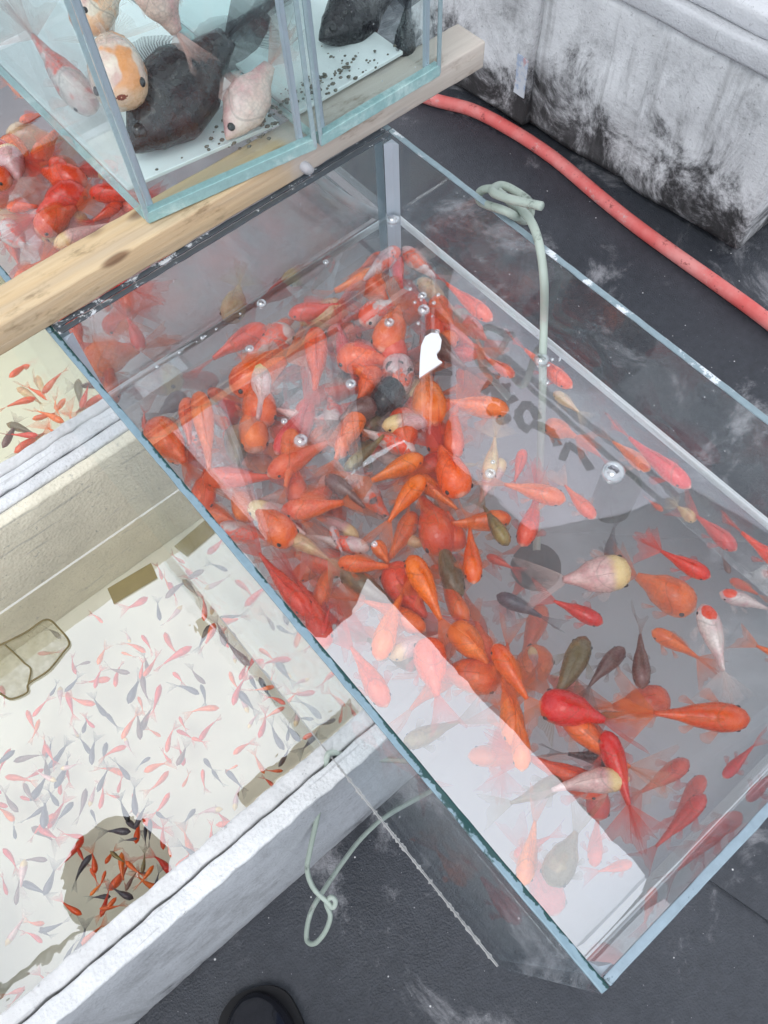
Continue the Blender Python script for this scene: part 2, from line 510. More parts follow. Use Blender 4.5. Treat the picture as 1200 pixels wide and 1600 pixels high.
def glass_tank(label, x0, x1, y0, y1, zb, zr, t, edges, group='open topped glass tanks'):
    root = tag(empty('glass_tank'), label, 'fish tank', group)
    g = M['glass']
    L_ = pane(root, (x0, y0, zb), (x0 + t, y1, zr - .0012), g)
    R_ = pane(root, (x1 - t, y0, zb), (x1, y1, zr - .0012), g)
    F_ = pane(root, (x0 + t + .0003, y1 - t, zb), (x1 - t - .0003, y1, zr - .0012), g)
    N_ = pane(root, (x0 + t + .0003, y0, zb), (x1 - t - .0003, y0 + t, zr - .0012), g)
    pane(root, (x0 + t + .0003, y0 + t + .0003, zb), (x1 - t - .0003, y1 - t - .0003, zb + t), g)
    eL, eR, eF, eN = edges
    e = .0010
    edge(L_, root, (x0, y0, zr - e), (x0 + t, y1, zr + .0004), M[eL], (1, 60, 1))
    edge(R_, root, (x1 - t, y0, zr - e), (x1, y1, zr + .0004), M[eR], (1, 60, 1))
    edge(F_, root, (x0 + t + .0004, y1 - t, zr - e), (x1 - t - .0004, y1, zr + .0002), M[eF], (40, 1, 1))
    edge(N_, root, (x0 + t + .0004, y0, zr - e), (x1 - t - .0004, y0 + t, zr + .0003), M[eN], (40, 1, 1))
    s = .0085
    for cx_, cy_, sx, sy in ((x0 + t, y1 - t, 1, -1), (x1 - t, y1 - t, -1, -1), (x0 + t, y0 + t, 1, 1), (x1 - t, y0 + t, -1, 1)):
        bm = bmesh.new()
        prof = [(0.0004, 0.0004), (s, .0004), (s * .62, s * .22), (s * .3, s * .42), (.0004, s)]
        A = [bm.verts.new((cx_ + sx * a, cy_ + sy * b, zb + t + .0005)) for a, b in prof]
        B = [bm.verts.new((cx_ + sx * a, cy_ + sy * b, zr - .004)) for a, b in prof]
        for k in range(5): bm.faces.new((A[k], A[(k + 1) % 5], B[(k + 1) % 5], B[k]))
        bm.faces.new(B); bm.faces.new(A[::-1])
        bmesh.ops.recalc_face_normals(bm, faces=bm.faces)
        from_bm('silicone_seam', bm, M['silicone'], root, False)
    return root
T = .0047
big = glass_tank('large glass tank of orange and red goldfish, filling the middle', -.003, TW, -TL, 0.0, ZB, ZR, T,
                 ('edge', 'edge_chip', 'edge_dark', 'edge_near'))
# ragged white sealant squeezed out along the bottom edge
bm = bmesh.new()
r2 = random.Random(4)
N = 260
row = []
for i in range(N + 1):
    y = -TL + .002 + (TL - .004) * i / N
    near = y < -.235
    wd = (.0007 + .0012 * abs(noise.noise(Vector((y * 60, 1, 0)))) + .0022 * r2.random() ** 4) if near else .0004
    row.append([bm.verts.new((-.0034 - wd, y, ZB - .001)), bm.verts.new((-.0034 - wd * .5, y, ZB + .0022)), bm.verts.new((-.0032, y, ZB + .0024)), bm.verts.new((-.0032, y, ZB - .001))])
for a, b in zip(row, row[1:]):
    for k in range(4): bm.faces.new((a[k], a[(k + 1) % 4], b[(k + 1) % 4], b[k]))
bmesh.ops.recalc_face_normals(bm, faces=bm.faces)
from_bm('sealant_bead', bm, M['silicone_white'], big)
water_block('water', (-.003 + T + .0004, -TL + T + .0004, ZB + T + .001), (TW - T - .0004, -T - .0004, ZW), M['water'], 'milky water full of goldfish in the large glass tank', .0014)

back = glass_tank('glass tank of red goldfish behind, under the wooden plank', -.003, TW + .0, .0015, .46, ZB, ZR - .0005, T,
                  ('edge', 'edge_chip', 'edge_dark', 'edge_dark'))
water_block('water', (-.003 + T + .0004, .0015 + T + .0004, ZB + T + .001), (TW - T - .0004, .46 - T - .0004, .835), M['water_back'], 'cloudy water in the tank behind the plank')
water_block('water', (-.58 + .001, -.2055 + .001, .096), (.13 - .001, .2955 - .001, ZWB), M['water_box'], 'clear water with tiny fish in the white foam box')
water_block('water', (-.46 + .001, .3845 + .001, .162), (.13 - .001, .858 - .001, .285), M['water_far'], 'shallow water with orange fish in the farther foam box')

# support under the overhanging half of the big tank
crate = tag(empty('plastic_crate', (.235, -.2, 0)), 'blue grey plastic crate standing under the large tank', 'crate')
for lo, hi in (((.18, -.49, .001), (.195, .10, .384)), ((.285, -.49, .001), (.297, .10, .384)), ((.195, -.49, .001), (.285, -.478, .384)), ((.195, .088, .001), (.285, .10, .384))):
    from_bm('side', box_bm(lo, hi, .003), M['blue_crate'], crate)
from_bm('lid', box_bm((.196, -.477, .36), (.284, .087, .3845), .002), M['blue_crate'], crate)

# ------------------------------------------------------------------ plank
bm = rough_box((-.16, .0045, ZR + .001), (.398, .0365, .9465), .0015, (60, 3, 2), .0006, 60)
tag(from_bm('wooden_plank', bm, M['wood'], None, True), 'pine plank laid across the tank rims under the small tanks', 'plank')
bm = rough_box((-.02, .385, ZR + .001), (.398, .42, .9465), .0015, (30, 2, 2), .0006, 60, 3)
tag(from_bm('wooden_plank', bm, M['wood'], None, True), 'farther pine plank hidden behind the small tanks', 'plank')

# ------------------------------------------------------------------ small tanks on the plank
def small_tank(label, corners, zb, zr, t, ang):
    """corners: near-left, near-right (x,y), depth"""
    (ax, ay), (bx, by), dep = corners
    root = tag(empty('glass_tank', (ax, ay, zb)), label, 'fish tank', 'small tanks on the plank')
    L = bx - ax; kk = (by - ay) / L
    H = zr - zb
    def p(nm, lo, hi, mat, cuts=None, par=None, bev=.0005):
        b = box_bm(lo, hi, bev, 1) if not cuts else rough_box(lo, hi, .0006, cuts, .0003, 90)
        for v in b.verts: v.co.y += kk * v.co.x
        me = bpy.data.meshes.new(nm); b.normal_update(); b.to_mesh(me); b.free()
        return link(nm, me, mat, par or root)
    g = M['glass_small']
    f = p('glass_pane', (0, 0, .009), (L, t, H), g)
    p('pane_edge', (0, -.0006, -.0004), (L, t * 1.15, .0085), M['edge_teal'], (20, 1, 1), f)
    l = p('glass_pane', (0, t + .0003, 0), (t, dep, H), g)
    p('pane_edge', (0, t * 1.3, -.0012), (t, dep, .0009), M['edge_teal'], (1, 16, 1), l)
    r = p('glass_pane', (L - t, t + .0003, 0), (L, dep, H), g)
    p('pane_edge', (L - t * .5, -.0006, .001), (L + .0008, .0012, H), M['edge_pale'], (1, 1, 12), r)
    p('pane_edge', (-.0008, -.0006, .001), (t * .45, .0012, H), M['edge_pale'], (1, 1, 12), l)
    p('glass_pane', (t + .0003, dep - t, 0), (L - t - .0003, dep, H), g)
    p('base_liner', (t + .0005, .036, .0008), (L - t - .0005, dep - t - .0005, .004), M['white_liner'])
    p('back_liner', (t + .0005, dep - t - .004, .0045), (L - t - .0005, dep - t - .001, H * .9), M['white_liner'])
    for sx in (0, 1):
        x = t + .0004 if sx == 0 else L - t - .0044
        p('silicone_seam', (x, t + .0006, .0045), (x + .004, t + .0046, H * .97), M['silicone'])
    return root
ZT = .948
SA = small_tank('small clear tank of black and white fancy goldfish on the plank', ((.094, .0155), (.2245, -.0035), .40), ZT, ZT + .30, .005, 0)
SB = small_tank('narrow clear tank of black goldfish at the right end of the plank', ((.2285, -.004), (.3435, -.003), .40), ZT, ZT + .30, .005, 0)

# ------------------------------------------------------------------ foam boxes at the right, hose
def dirty_box(label, y0, y1, x0, rim=True, seed=0, lean=0.0, h=.385, bev=.008):
    root = tag(empty('foam_box', (x0 + .25, (y0 + y1) / 2, 0)), label, 'foam box', 'grimy foam boxes along the hose')
    bm = rough_box((x0, y0, .012), (x0 + .5, y1, h), bev, (10, 40, 22), .008, 9, seed)
    for v in bm.verts:      # worn vertical crease in the long face
        if abs(v.co.y - .446) < .012 and v.co.x < x0 + .02 and y0 < .4: v.co.x += .010 * (1 - abs(v.co.y - .446) / .012)
    o = from_bm('box_body', bm, M['foam_dirty'], root, True)
    if rim:
        from_bm('rim', rough_box((x0 - .012, y0 - .01, h + .001), (x0 + .51, y1 + .002, h + .045), .008, (10, 14, 1), .003, 9, seed), M['foam_rim'], root, True)
        from_bm('lid', rough_box((x0 + .006, y0 + .006, h + .047), (x0 + .5, y1 - .002, h + .085), .010, (10, 14, 1), .003, 9, seed + 2), M['foam_rim'], root, True)
    root.rotation_euler = (0, 0, math.radians(lean))
    return root
dirty_box('long grimy white foam box with a ledged rim at the top right', .125, .7320, 1.298, True, 1, 3, .385, .018)
dirty_box('grey stained foam box behind the end of the plank', .716, 1.10, 1.255, False, 6, 3, .34)
bm = rough_box((1.240, .69, .11), (1.2425, .722, .20), .0008, (1, 4, 4), .002, 40)
t_ = NT('faded_tape'); p_ = t_.pos(); n_ = t_.noise(p_, 55, 4, .7)
c_ = t_.mix(t_.ramp(n_, .45, .6), (.66, .68, .72), (.42, .50, .64)); c_ = t_.mix(t_.ramp(t_.noise(p_, 38, 2), .6, .68), c_, (.6, .40, .42))
tape = tag(from_bm('thin_strip', bm, t_.done(t_.pbr(c_, .4, .5))), 'faded scrap of printed tape stuck on the foam box', 'tape')

R_H = .0150
hp = [px(q[0], q[1], 2, R_H) for q in ((600, 128), (675, 155), (738, 172), (800, 204), (865, 247), (933, 304), (990, 350), (1050, 394), (1125, 447), (1200, 502), (1290, 575))]
hb = tube_bm(spline(hp, 8), R_H, 16)
tag(from_bm('hose', hb, M['hose_red'], None, True), 'thick faded red hose lying along the grimy foam boxes', 'hose')

# ------------------------------------------------------------------ air hoses
def hose_obj(label, pts, r, extra=None):
    o = from_bm('air_hose', tube_bm(spline(pts, 10), r, 10), M['hose_green'], None, True)
    return tag(o, label, 'hose', 'pale green air hoses')
r_ = .0031
KX = TW + .004
h1 = [px(590 + 70, 400, 0, KX + .02)]
k = [px(848, 700, 2, ZW - .06), px(848, 690, 2, ZW - .03), px(850, 610, 2, ZW - .022), px(848, 560, 2, ZW), px(850, 500, 2, ZW + .018), px(850, 440, 0, TW - .012), px(842, 380, 0, TW - .004), px(826, 340, 0, TW + .004),
     px(800, 318, 0, TW + .008), px(772, 296, 0, TW + .008), px(750, 300, 0, TW + .006), px(752, 316, 0, TW + .002), px(790, 330, 0, TW - .006), px(822, 345, 0, TW + .016), px(828, 318, 0, TW + .022),
     px(800, 296, 0, TW + .020), px(780, 290, 0, TW + .014), px(770, 300, 0, TW - .004), px(800, 312, 0, TW - .006), px(846, 322, 0, TW - .004)]
k[0] = px(838, 872, 2, ZW - .090)
k.insert(1, px(842, 760, 2, ZW - .080))
k[2] = px(845, 690, 2, ZW - .060); k[3] = px(848, 610, 2, ZW - .018)
H1 = hose_obj('pale green air hose knotted over the tank rim, dipping into the water', k, r_)
# round weighted air stone at its end
c = px(838, 884, 2, ZW - .095)
b = bmesh.new()
for (r0, z) in ((.0, 0),):
    pass
prof = [(.004, .012), (.009, .010), (.010, .004), (.019, .002), (.020, -.004), (.006, -.006)]
rings = [[b.verts.new((c.x + r * math.cos(2 * PI * i / 20), c.y + r * math.sin(2 * PI * i / 20), c.z + z)) for i in range(20)] for r, z in prof]
for A, B in zip(rings, rings[1:]):
    for i in range(20): b.faces.new((A[i], B[i], B[(i + 1) % 20], A[(i + 1) % 20]))
b.faces.new(rings[0]); b.faces.new(rings[-1][::-1])
tag(from_bm('air_stone', b, M['stone_dark'], None, True), 'round dark air stone under the knotted hose in the large tank', 'air stone')
c = px(962, 772, 2, ZW - .085)
b = bmesh.new()
prof = [(.004, .030), (.012, .028), (.0165, .020), (.0165, -.020), (.012, -.028), (.004, -.030)]
rings = [[b.verts.new((c.x + r * math.cos(2 * PI * i / 24) * (1 + .05 * math.sin(i * 5.0)), c.y + r * math.sin(2 * PI * i / 24), c.z + z)) for i in range(24)] for r, z in prof]
for A, B in zip(rings, rings[1:]):
    for i in range(24): b.faces.new((A[i], B[i], B[(i + 1) % 24], A[(i + 1) % 24]))
b.faces.new(rings[0]); b.faces.new(rings[-1][::-1])
tag(from_bm('sponge_filter', b, mat_simple('green_sponge', (.05, .07, .055), .9, .1, 120, .5, .6, 300), None, True), 'dark green sponge filter under the largest bubble in the large tank', 'filter')
# thin flat white patch laid on the water by the lettering
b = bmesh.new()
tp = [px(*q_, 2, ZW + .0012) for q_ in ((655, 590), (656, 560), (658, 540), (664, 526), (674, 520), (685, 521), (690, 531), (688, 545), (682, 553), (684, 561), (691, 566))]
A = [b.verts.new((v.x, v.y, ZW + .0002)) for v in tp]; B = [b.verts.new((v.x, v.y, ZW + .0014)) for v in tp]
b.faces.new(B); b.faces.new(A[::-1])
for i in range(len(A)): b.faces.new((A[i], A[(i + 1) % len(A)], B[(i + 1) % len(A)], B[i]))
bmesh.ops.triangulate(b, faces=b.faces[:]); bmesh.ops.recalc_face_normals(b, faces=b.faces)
tag(from_bm('white_patch', b, mat_simple('flat_white', (.86, .85, .88), .3, .5)), 'small flat white patch floating above orange goldfish, left of the lettering', 'tag')
# hanging hose with a loop at the corner of the foam box
q = [px(560, 1140, 2, .383), px(528, 1168, 2, .383), px(512, 1180, 2, .392), px(508, 1215, 2, .36), px(497, 1270, 2, .30), px(484, 1330, 2, .24), px(480, 1360, 2, .21), px(490, 1388, 2, .19), px(510, 1408, 2, .175), px(520, 1418, 2, .17),
     px(524, 1408, 2, .175), px(517, 1402, 2, .18), px(510, 1412, 2, .16), px(516, 1432, 2, .15), px(508, 1456, 2, .13), px(492, 1474, 2, .11), px(480, 1470, 2, .10), px(480, 1448, 2, .10), px(488, 1420, 2, .10), px(505, 1392, 2, .09), px(530, 1355, 2, .07), px(560, 1315, 2, .05), px(592, 1283, 2, .03), px(640, 1240, 2, .006)]
hose_obj('pale green air hose hanging in a loop at the foam box corner', q, .0034)
# white tube crossing behind the back pane
hose = from_bm('air_tube', tube_bm(spline([px(455, 243, 2, ZR + .012), px(478, 262, 2, ZR + .006), px(490, 272, 1, .016), px(520, 297, 1, .02), px(560, 322, 1, .025), px(610, 345, 1, .03)], 8), .0042, 10), M['tube_white'], None, True)
tag(hose, 'short white tube slanting behind the tank back pane under the plank', 'tube')

# ------------------------------------------------------------------ boot
def build_boot():
    c = px(408, 1642, 2, .03)
    root = tag(empty('rubber_boot', (c.x, c.y, 0)), 'shiny black rubber boot toe at the bottom edge of the picture', 'boot')
    root.rotation_euler = (0, 0, math.radians(-22)); root.scale = (1.15, 1.15, 1.15)
    # foot: loft along local y (toe at +y)
    b = bmesh.new()
    secs = [(.062, .004, .018, .020), (.056, .020, .034, .026), (.040, .036, .048, .028), (.010, .047, .058, .030), (-.03, .050, .066, .030), (-.08, .044, .078, .030), (-.12, .041, .098, .032), (-.16, .041, .11, .034), (-.20, .038, .10, .032), (-.22, .028, .07, .03)]
    rings = []
    for y, hw, top, zc in secs:
        ring = []
        for i in range(18):
            a = 2 * PI * i / 18
            s_, c_ = math.sin(a), math.cos(a)
            z = .016 + (top - .016) * (max(s_, 0) ** .8) if s_ > 0 else .016 * (1 - abs(s_) ** .5 * .8)
            ring.append(b.verts.new((hw * math.copysign(abs(c_) ** .75, c_), y, z)))
        rings.append(ring)
    for A, B in zip(rings, rings[1:]):
        for i in range(18): b.faces.new((A[i], B[i], B[(i + 1) % 18], A[(i + 1) % 18]))
    b.faces.new(rings[0]); b.faces.new(rings[-1][::-1])
    bmesh.ops.recalc_face_normals(b, faces=b.faces)
    me = bpy.data.meshes.new('foot'); b.to_mesh(me); b.free()
    for p in me.polygons: p.use_smooth = True
    o = link('foot', me, M['rubber'], root)
    md = o.modifiers.new('s', 'SUBSURF'); md.levels = md.render_levels = 2
    b = bmesh.new()
    rings = []
    for z, rx, ry, yc in ((.06, .040, .058, -.155), (.12, .044, .056, -.160), (.20, .050, .058, -.165), (.30, .056, .064, -.165), (.30, .052, .060, -.165), (.22, .046, .054, -.165)):
        rings.append([b.verts.new((rx * math.cos(2 * PI * i / 20), yc + ry * math.sin(2 * PI * i / 20), z)) for i in range(20)])
    for A, B in zip(rings, rings[1:]):
        for i in range(20): b.faces.new((A[i], A[(i + 1) % 20], B[(i + 1) % 20], B[i]))
    me = bpy.data.meshes.new('shaft'); b.normal_update(); b.to_mesh(me); b.free()
    for p in me.polygons: p.use_smooth = True
    link('shaft', me, M['rubber'], root)
    b = bmesh.new()
    out = [(.065, .012), (.060, .028), (.044, .044), (.010, .053), (-.03, .055), (-.08, .049), (-.12, .045), (-.17, .045), (-.21, .038), (-.226, .022)]
    loop = [(hw, y) for y, hw in out] + [(-hw, y) for y, hw in reversed(out)]
    loop = [(v.x, v.y) for v in spline([(x, y, 0) for x, y in loop + loop[:1]], 5)[:-1]]
    A = [b.verts.new((x, y, .001)) for x, y in loop]; B = [b.verts.new((x, y, .014)) for x, y in loop]
    b.faces.new(B); b.faces.new(A[::-1])
    for i in range(len(A)): b.faces.new((A[i], A[(i + 1) % len(A)], B[(i + 1) % len(A)], B[i]))
    bmesh.ops.recalc_face_normals(b, faces=b.faces)
    me = bpy.data.meshes.new('sole'); b.to_mesh(me); b.free()
    link('sole', me, M['sole'], root)
build_boot()

# ------------------------------------------------------------------ awning overhead (seen mirrored in the water)
ZC = 2.25
def up(x, y):
    p = px(x, y, 2, ZW)
    q = p + (p - CAM) * ((ZC - ZW) / (CAM.z - ZW))
    return Vector((q.x, q.y, ZC))
def build_awning():
    root = tag(empty('awning', (.95, .3, 0)), 'grey canvas awning overhead, mirrored in the tank water', 'awning')
    outer = [up(*p) for p in ((509, 997), (530, 976), (548, 954), (562, 930), (575, 904))]
    outer = [Vector((.19, 1.75, ZC)), Vector((.19, outer[0].y + .02, ZC))] + outer + [Vector((.39, .2, ZC)), Vector((.40, -1.0, ZC)), Vector((1.62, -1.0, ZC)), Vector((1.62, 1.75, ZC))]
    hole = [up(*p) for p in ((656, 588), (657, 560), (659, 540), (665, 526), (674, 521), (684, 522), (689, 531), (687, 545), (681, 553), (683, 562), (689, 568))]
    slit = [up(*p) for p in ((530, 754), (634, 692), (634, 686), (580, 712))]
    cu = bpy.data.curves.new('fabric', 'CURVE'); cu.dimensions = '2D'; cu.fill_mode = 'BOTH'
    panel = [up(*p) for p in ((700, 455), (706, 600), (704, 718), (830, 828), (960, 806), (1080, 765), (1230, 850), (1290, 760), (850, 470), (720, 380))]
    for poly in (outer, slit, panel):
        sp = cu.splines.new('POLY'); sp.points.add(len(poly) - 1); sp.use_cyclic_u = True
        for a, v in zip(sp.points, poly): a.co = (v.x, v.y, 0, 1)
    tmp = bpy.data.objects.new('fabric_outline', cu); COL.objects.link(tmp)
    dg = bpy.context.evaluated_depsgraph_get()
    me = bpy.data.meshes.new_from_object(tmp.evaluated_get(dg))
    bpy.data.objects.remove(tmp); bpy.data.curves.remove(cu)
    bm = bmesh.new(); bm.from_mesh(me)
    for v in bm.verts: v.co.z = ZC
    ext = bmesh.ops.extrude_face_region(bm, geom=bm.faces[:])
    for v in ext['geom']:
        if isinstance(v, bmesh.types.BMVert): v.co.z += .004
    bmesh.ops.recalc_face_normals(bm, faces=bm.faces)
    from_bm('fabric', bm, M['canvas'], root)
    bm = bmesh.new()
    bm.faces.new([bm.verts.new((v.x, v.y, ZC - .001)) for v in panel])      # one thin cloth sheet, light passes through it
    bmesh.ops.triangulate(bm, faces=bm.faces[:])
    bmesh.ops.recalc_face_normals(bm, faces=bm.faces)
    from_bm('pale_panel', bm, M['canvas_light'], root)
    def stroke(pts, wd, mat, nm):
        P = [up(*p) for p in pts]
        b = bmesh.new()
        for a, c in zip(P, P[1:]):
            d = (c - a).normalized(); n = Vector((-d.y, d.x, 0)) * wd / 2
            a2, c2 = a - d * wd * .3, c + d * wd * .3
            vs = [a2 - n, c2 - n, c2 + n, a2 + n]
            b.faces.new([b.verts.new((v.x, v.y, ZC - .004)) for v in vs])
        return from_bm(nm, b, mat, root)
    z3 = lambda L: [(600 + a / 4, 480 + c / 4) for a, c in L]
    stroke(z3([(625, 535), (690, 445), (702, 575), (755, 500), (757, 640)]), .026, M['ink'], 'lettering')
    stroke(z3([(795, 575), (806, 592)]), .022, M['ink'], 'lettering')
    stroke(z3([(955, 700), (935, 650), (905, 622), (870, 622), (842, 655), (838, 700), (858, 742), (905, 772)]), .024, M['ink'], 'lettering')
    stroke(z3([(935, 742), (990, 765), (1040, 790), (1065, 820), (1078, 858)]), .026, M['ink'], 'lettering')
    stroke([(878, 717), (888, 697), (907, 710), (921, 734)], .024, M['ink'], 'lettering')
    for cxy in ((685, 645), (747, 702)):
        ctr = up(600 + cxy[0] / 4, 480 + cxy[1] / 4)
        b = bmesh.new()
        b.faces.new([b.verts.new((ctr.x + .022 * math.cos(i * PI / 8), ctr.y + .022 * math.sin(i * PI / 8), ZC - .004)) for i in range(16)])
        from_bm('printed_dot', b, M['ink_red'], root)
    from_bm('rib', tube_bm([up(640, 441) + Vector((0, 0, -.012)), up(1060, 783) + Vector((0, 0, -.012))], .010, 8), M['metal'], root)
    from_bm('rib', tube_bm([Vector((.19, 1.74, ZC - .014)), Vector((1.61, 1.74, ZC - .014))], .011, 8), M['metal'], root)
    from_bm('rib', tube_bm([Vector((.41, -.99, ZC - .014)), Vector((1.61, -.99, ZC - .014))], .011, 8), M['metal'], root)
    for y in (-.98, 1.73):
        from_bm('pole', tube_bm([Vector((2.35 if y < 0 else 1.6, y if y < 0 else 2.9, .0)), Vector((1.6, y, ZC - .02))], .016, 10), M['metal'], root)
build_awning()

# ------------------------------------------------------------------ fish
KN = {
    'comet': dict(w=.106, h=.135, body=.655, T=(0, .025, .08, .18, .34, .55, .78, 1), W=(.12, .42, .70, .92, 1, .78, .38, .17), Hh=(.10, .34, .60, .86, 1, .86, .5, .30)),
    'fancy': dict(w=.168, h=.19, body=.60, T=(0, .025, .08, .18, .36, .6, .82, 1), W=(.16, .46, .72, .92, 1, .84, .40, .18), Hh=(.12, .38, .64, .9, 1.05, .92, .5, .30)),
    'moor': dict(w=.125, h=.178, body=.64, T=(0, .03, .10, .20, .40, .62, .84, 1), W=(.12, .30, .52, .76, 1, .84, .40, .18), Hh=(.06, .17, .36, .62, 1.0, .95, .48, .28)),
    'slim': dict(w=.086, h=.105, body=.72, T=(0, .025, .08, .18, .34, .55, .78, 1), W=(.12, .45, .74, .95, 1, .74, .36, .16), Hh=(.10, .36, .62, .88, 1, .82, .46, .28)),
}
def interp(T, V, t):
    for i in range(len(T) - 1):
        if t <= T[i + 1]:
            f = (t - T[i]) / (T[i + 1] - T[i]); f = f * f * (3 - 2 * f) * .5 + f * .5
            return V[i] + (V[i + 1] - V[i]) * f
    return V[-1]
class Spine:
    def __init__(s, body, bend):
        s.P = []; x = .5; y = 0; n = 40
        L = 1.0
        for i in range(n + 1):
            t = i / n
            th = bend * (max(0, t - .15) / .85) ** 1.3
            s.P.append((Vector((x, y, 0)), Vector((-math.cos(th), math.sin(th), 0))))
            x -= math.cos(th) * L / n; y += math.sin(th) * L / n
    def at(s, u):
        i = max(0, min(39, int(u * 40))); f = u * 40 - i
        a, b = s.P[i], s.P[i + 1]
        return a[0].lerp(b[0], f), a[1].lerp(b[1], f).normalized()
FM = {}
def fin_mesh(name, grid):
    """grid[i][j] points: i along rays, j out"""
    me = bpy.data.meshes.new(name)
    ni, nj = len(grid), len(grid[0])
    V = [tuple(p) for row in grid for p in row]
    F = []; UV = []
    for i in range(ni - 1):
        for j in range(nj - 1):
            F.append((i * nj + j, (i + 1) * nj + j, (i + 1) * nj + j + 1, i * nj + j + 1))
            for a, b in ((i, j), (i + 1, j), (i + 1, j + 1), (i, j + 1)): UV.append((a / (ni - 1), b / (nj - 1)))
    me.from_pydata(V, [], F)
    uv = me.uv_layers.new(name='UVMap')
    for k, c in enumerate(UV): uv.data[k].uv = c
    for p in me.polygons: p.use_smooth = True
    return me
def join_fins(name, grids):
    me = bpy.data.meshes.new(name); V = []; F = []; UV = []
    for grid in grids:
        ni, nj = len(grid), len(grid[0]); o = len(V)
        V += [tuple(p) for row in grid for p in row]
        for i in range(ni - 1):
            for j in range(nj - 1):
                F.append((o + i * nj + j, o + (i + 1) * nj + j, o + (i + 1) * nj + j + 1, o + i * nj + j + 1))
                for a, b in ((i, j), (i + 1, j), (i + 1, j + 1), (i, j + 1)): UV.append((a / (ni - 1), b / (nj - 1)))
    me.from_pydata(V, [], F)
    uv = me.uv_layers.new(name='UVMap')
    for k, c in enumerate(UV): uv.data[k].uv = c
    for p in me.polygons: p.use_smooth = True
    return me
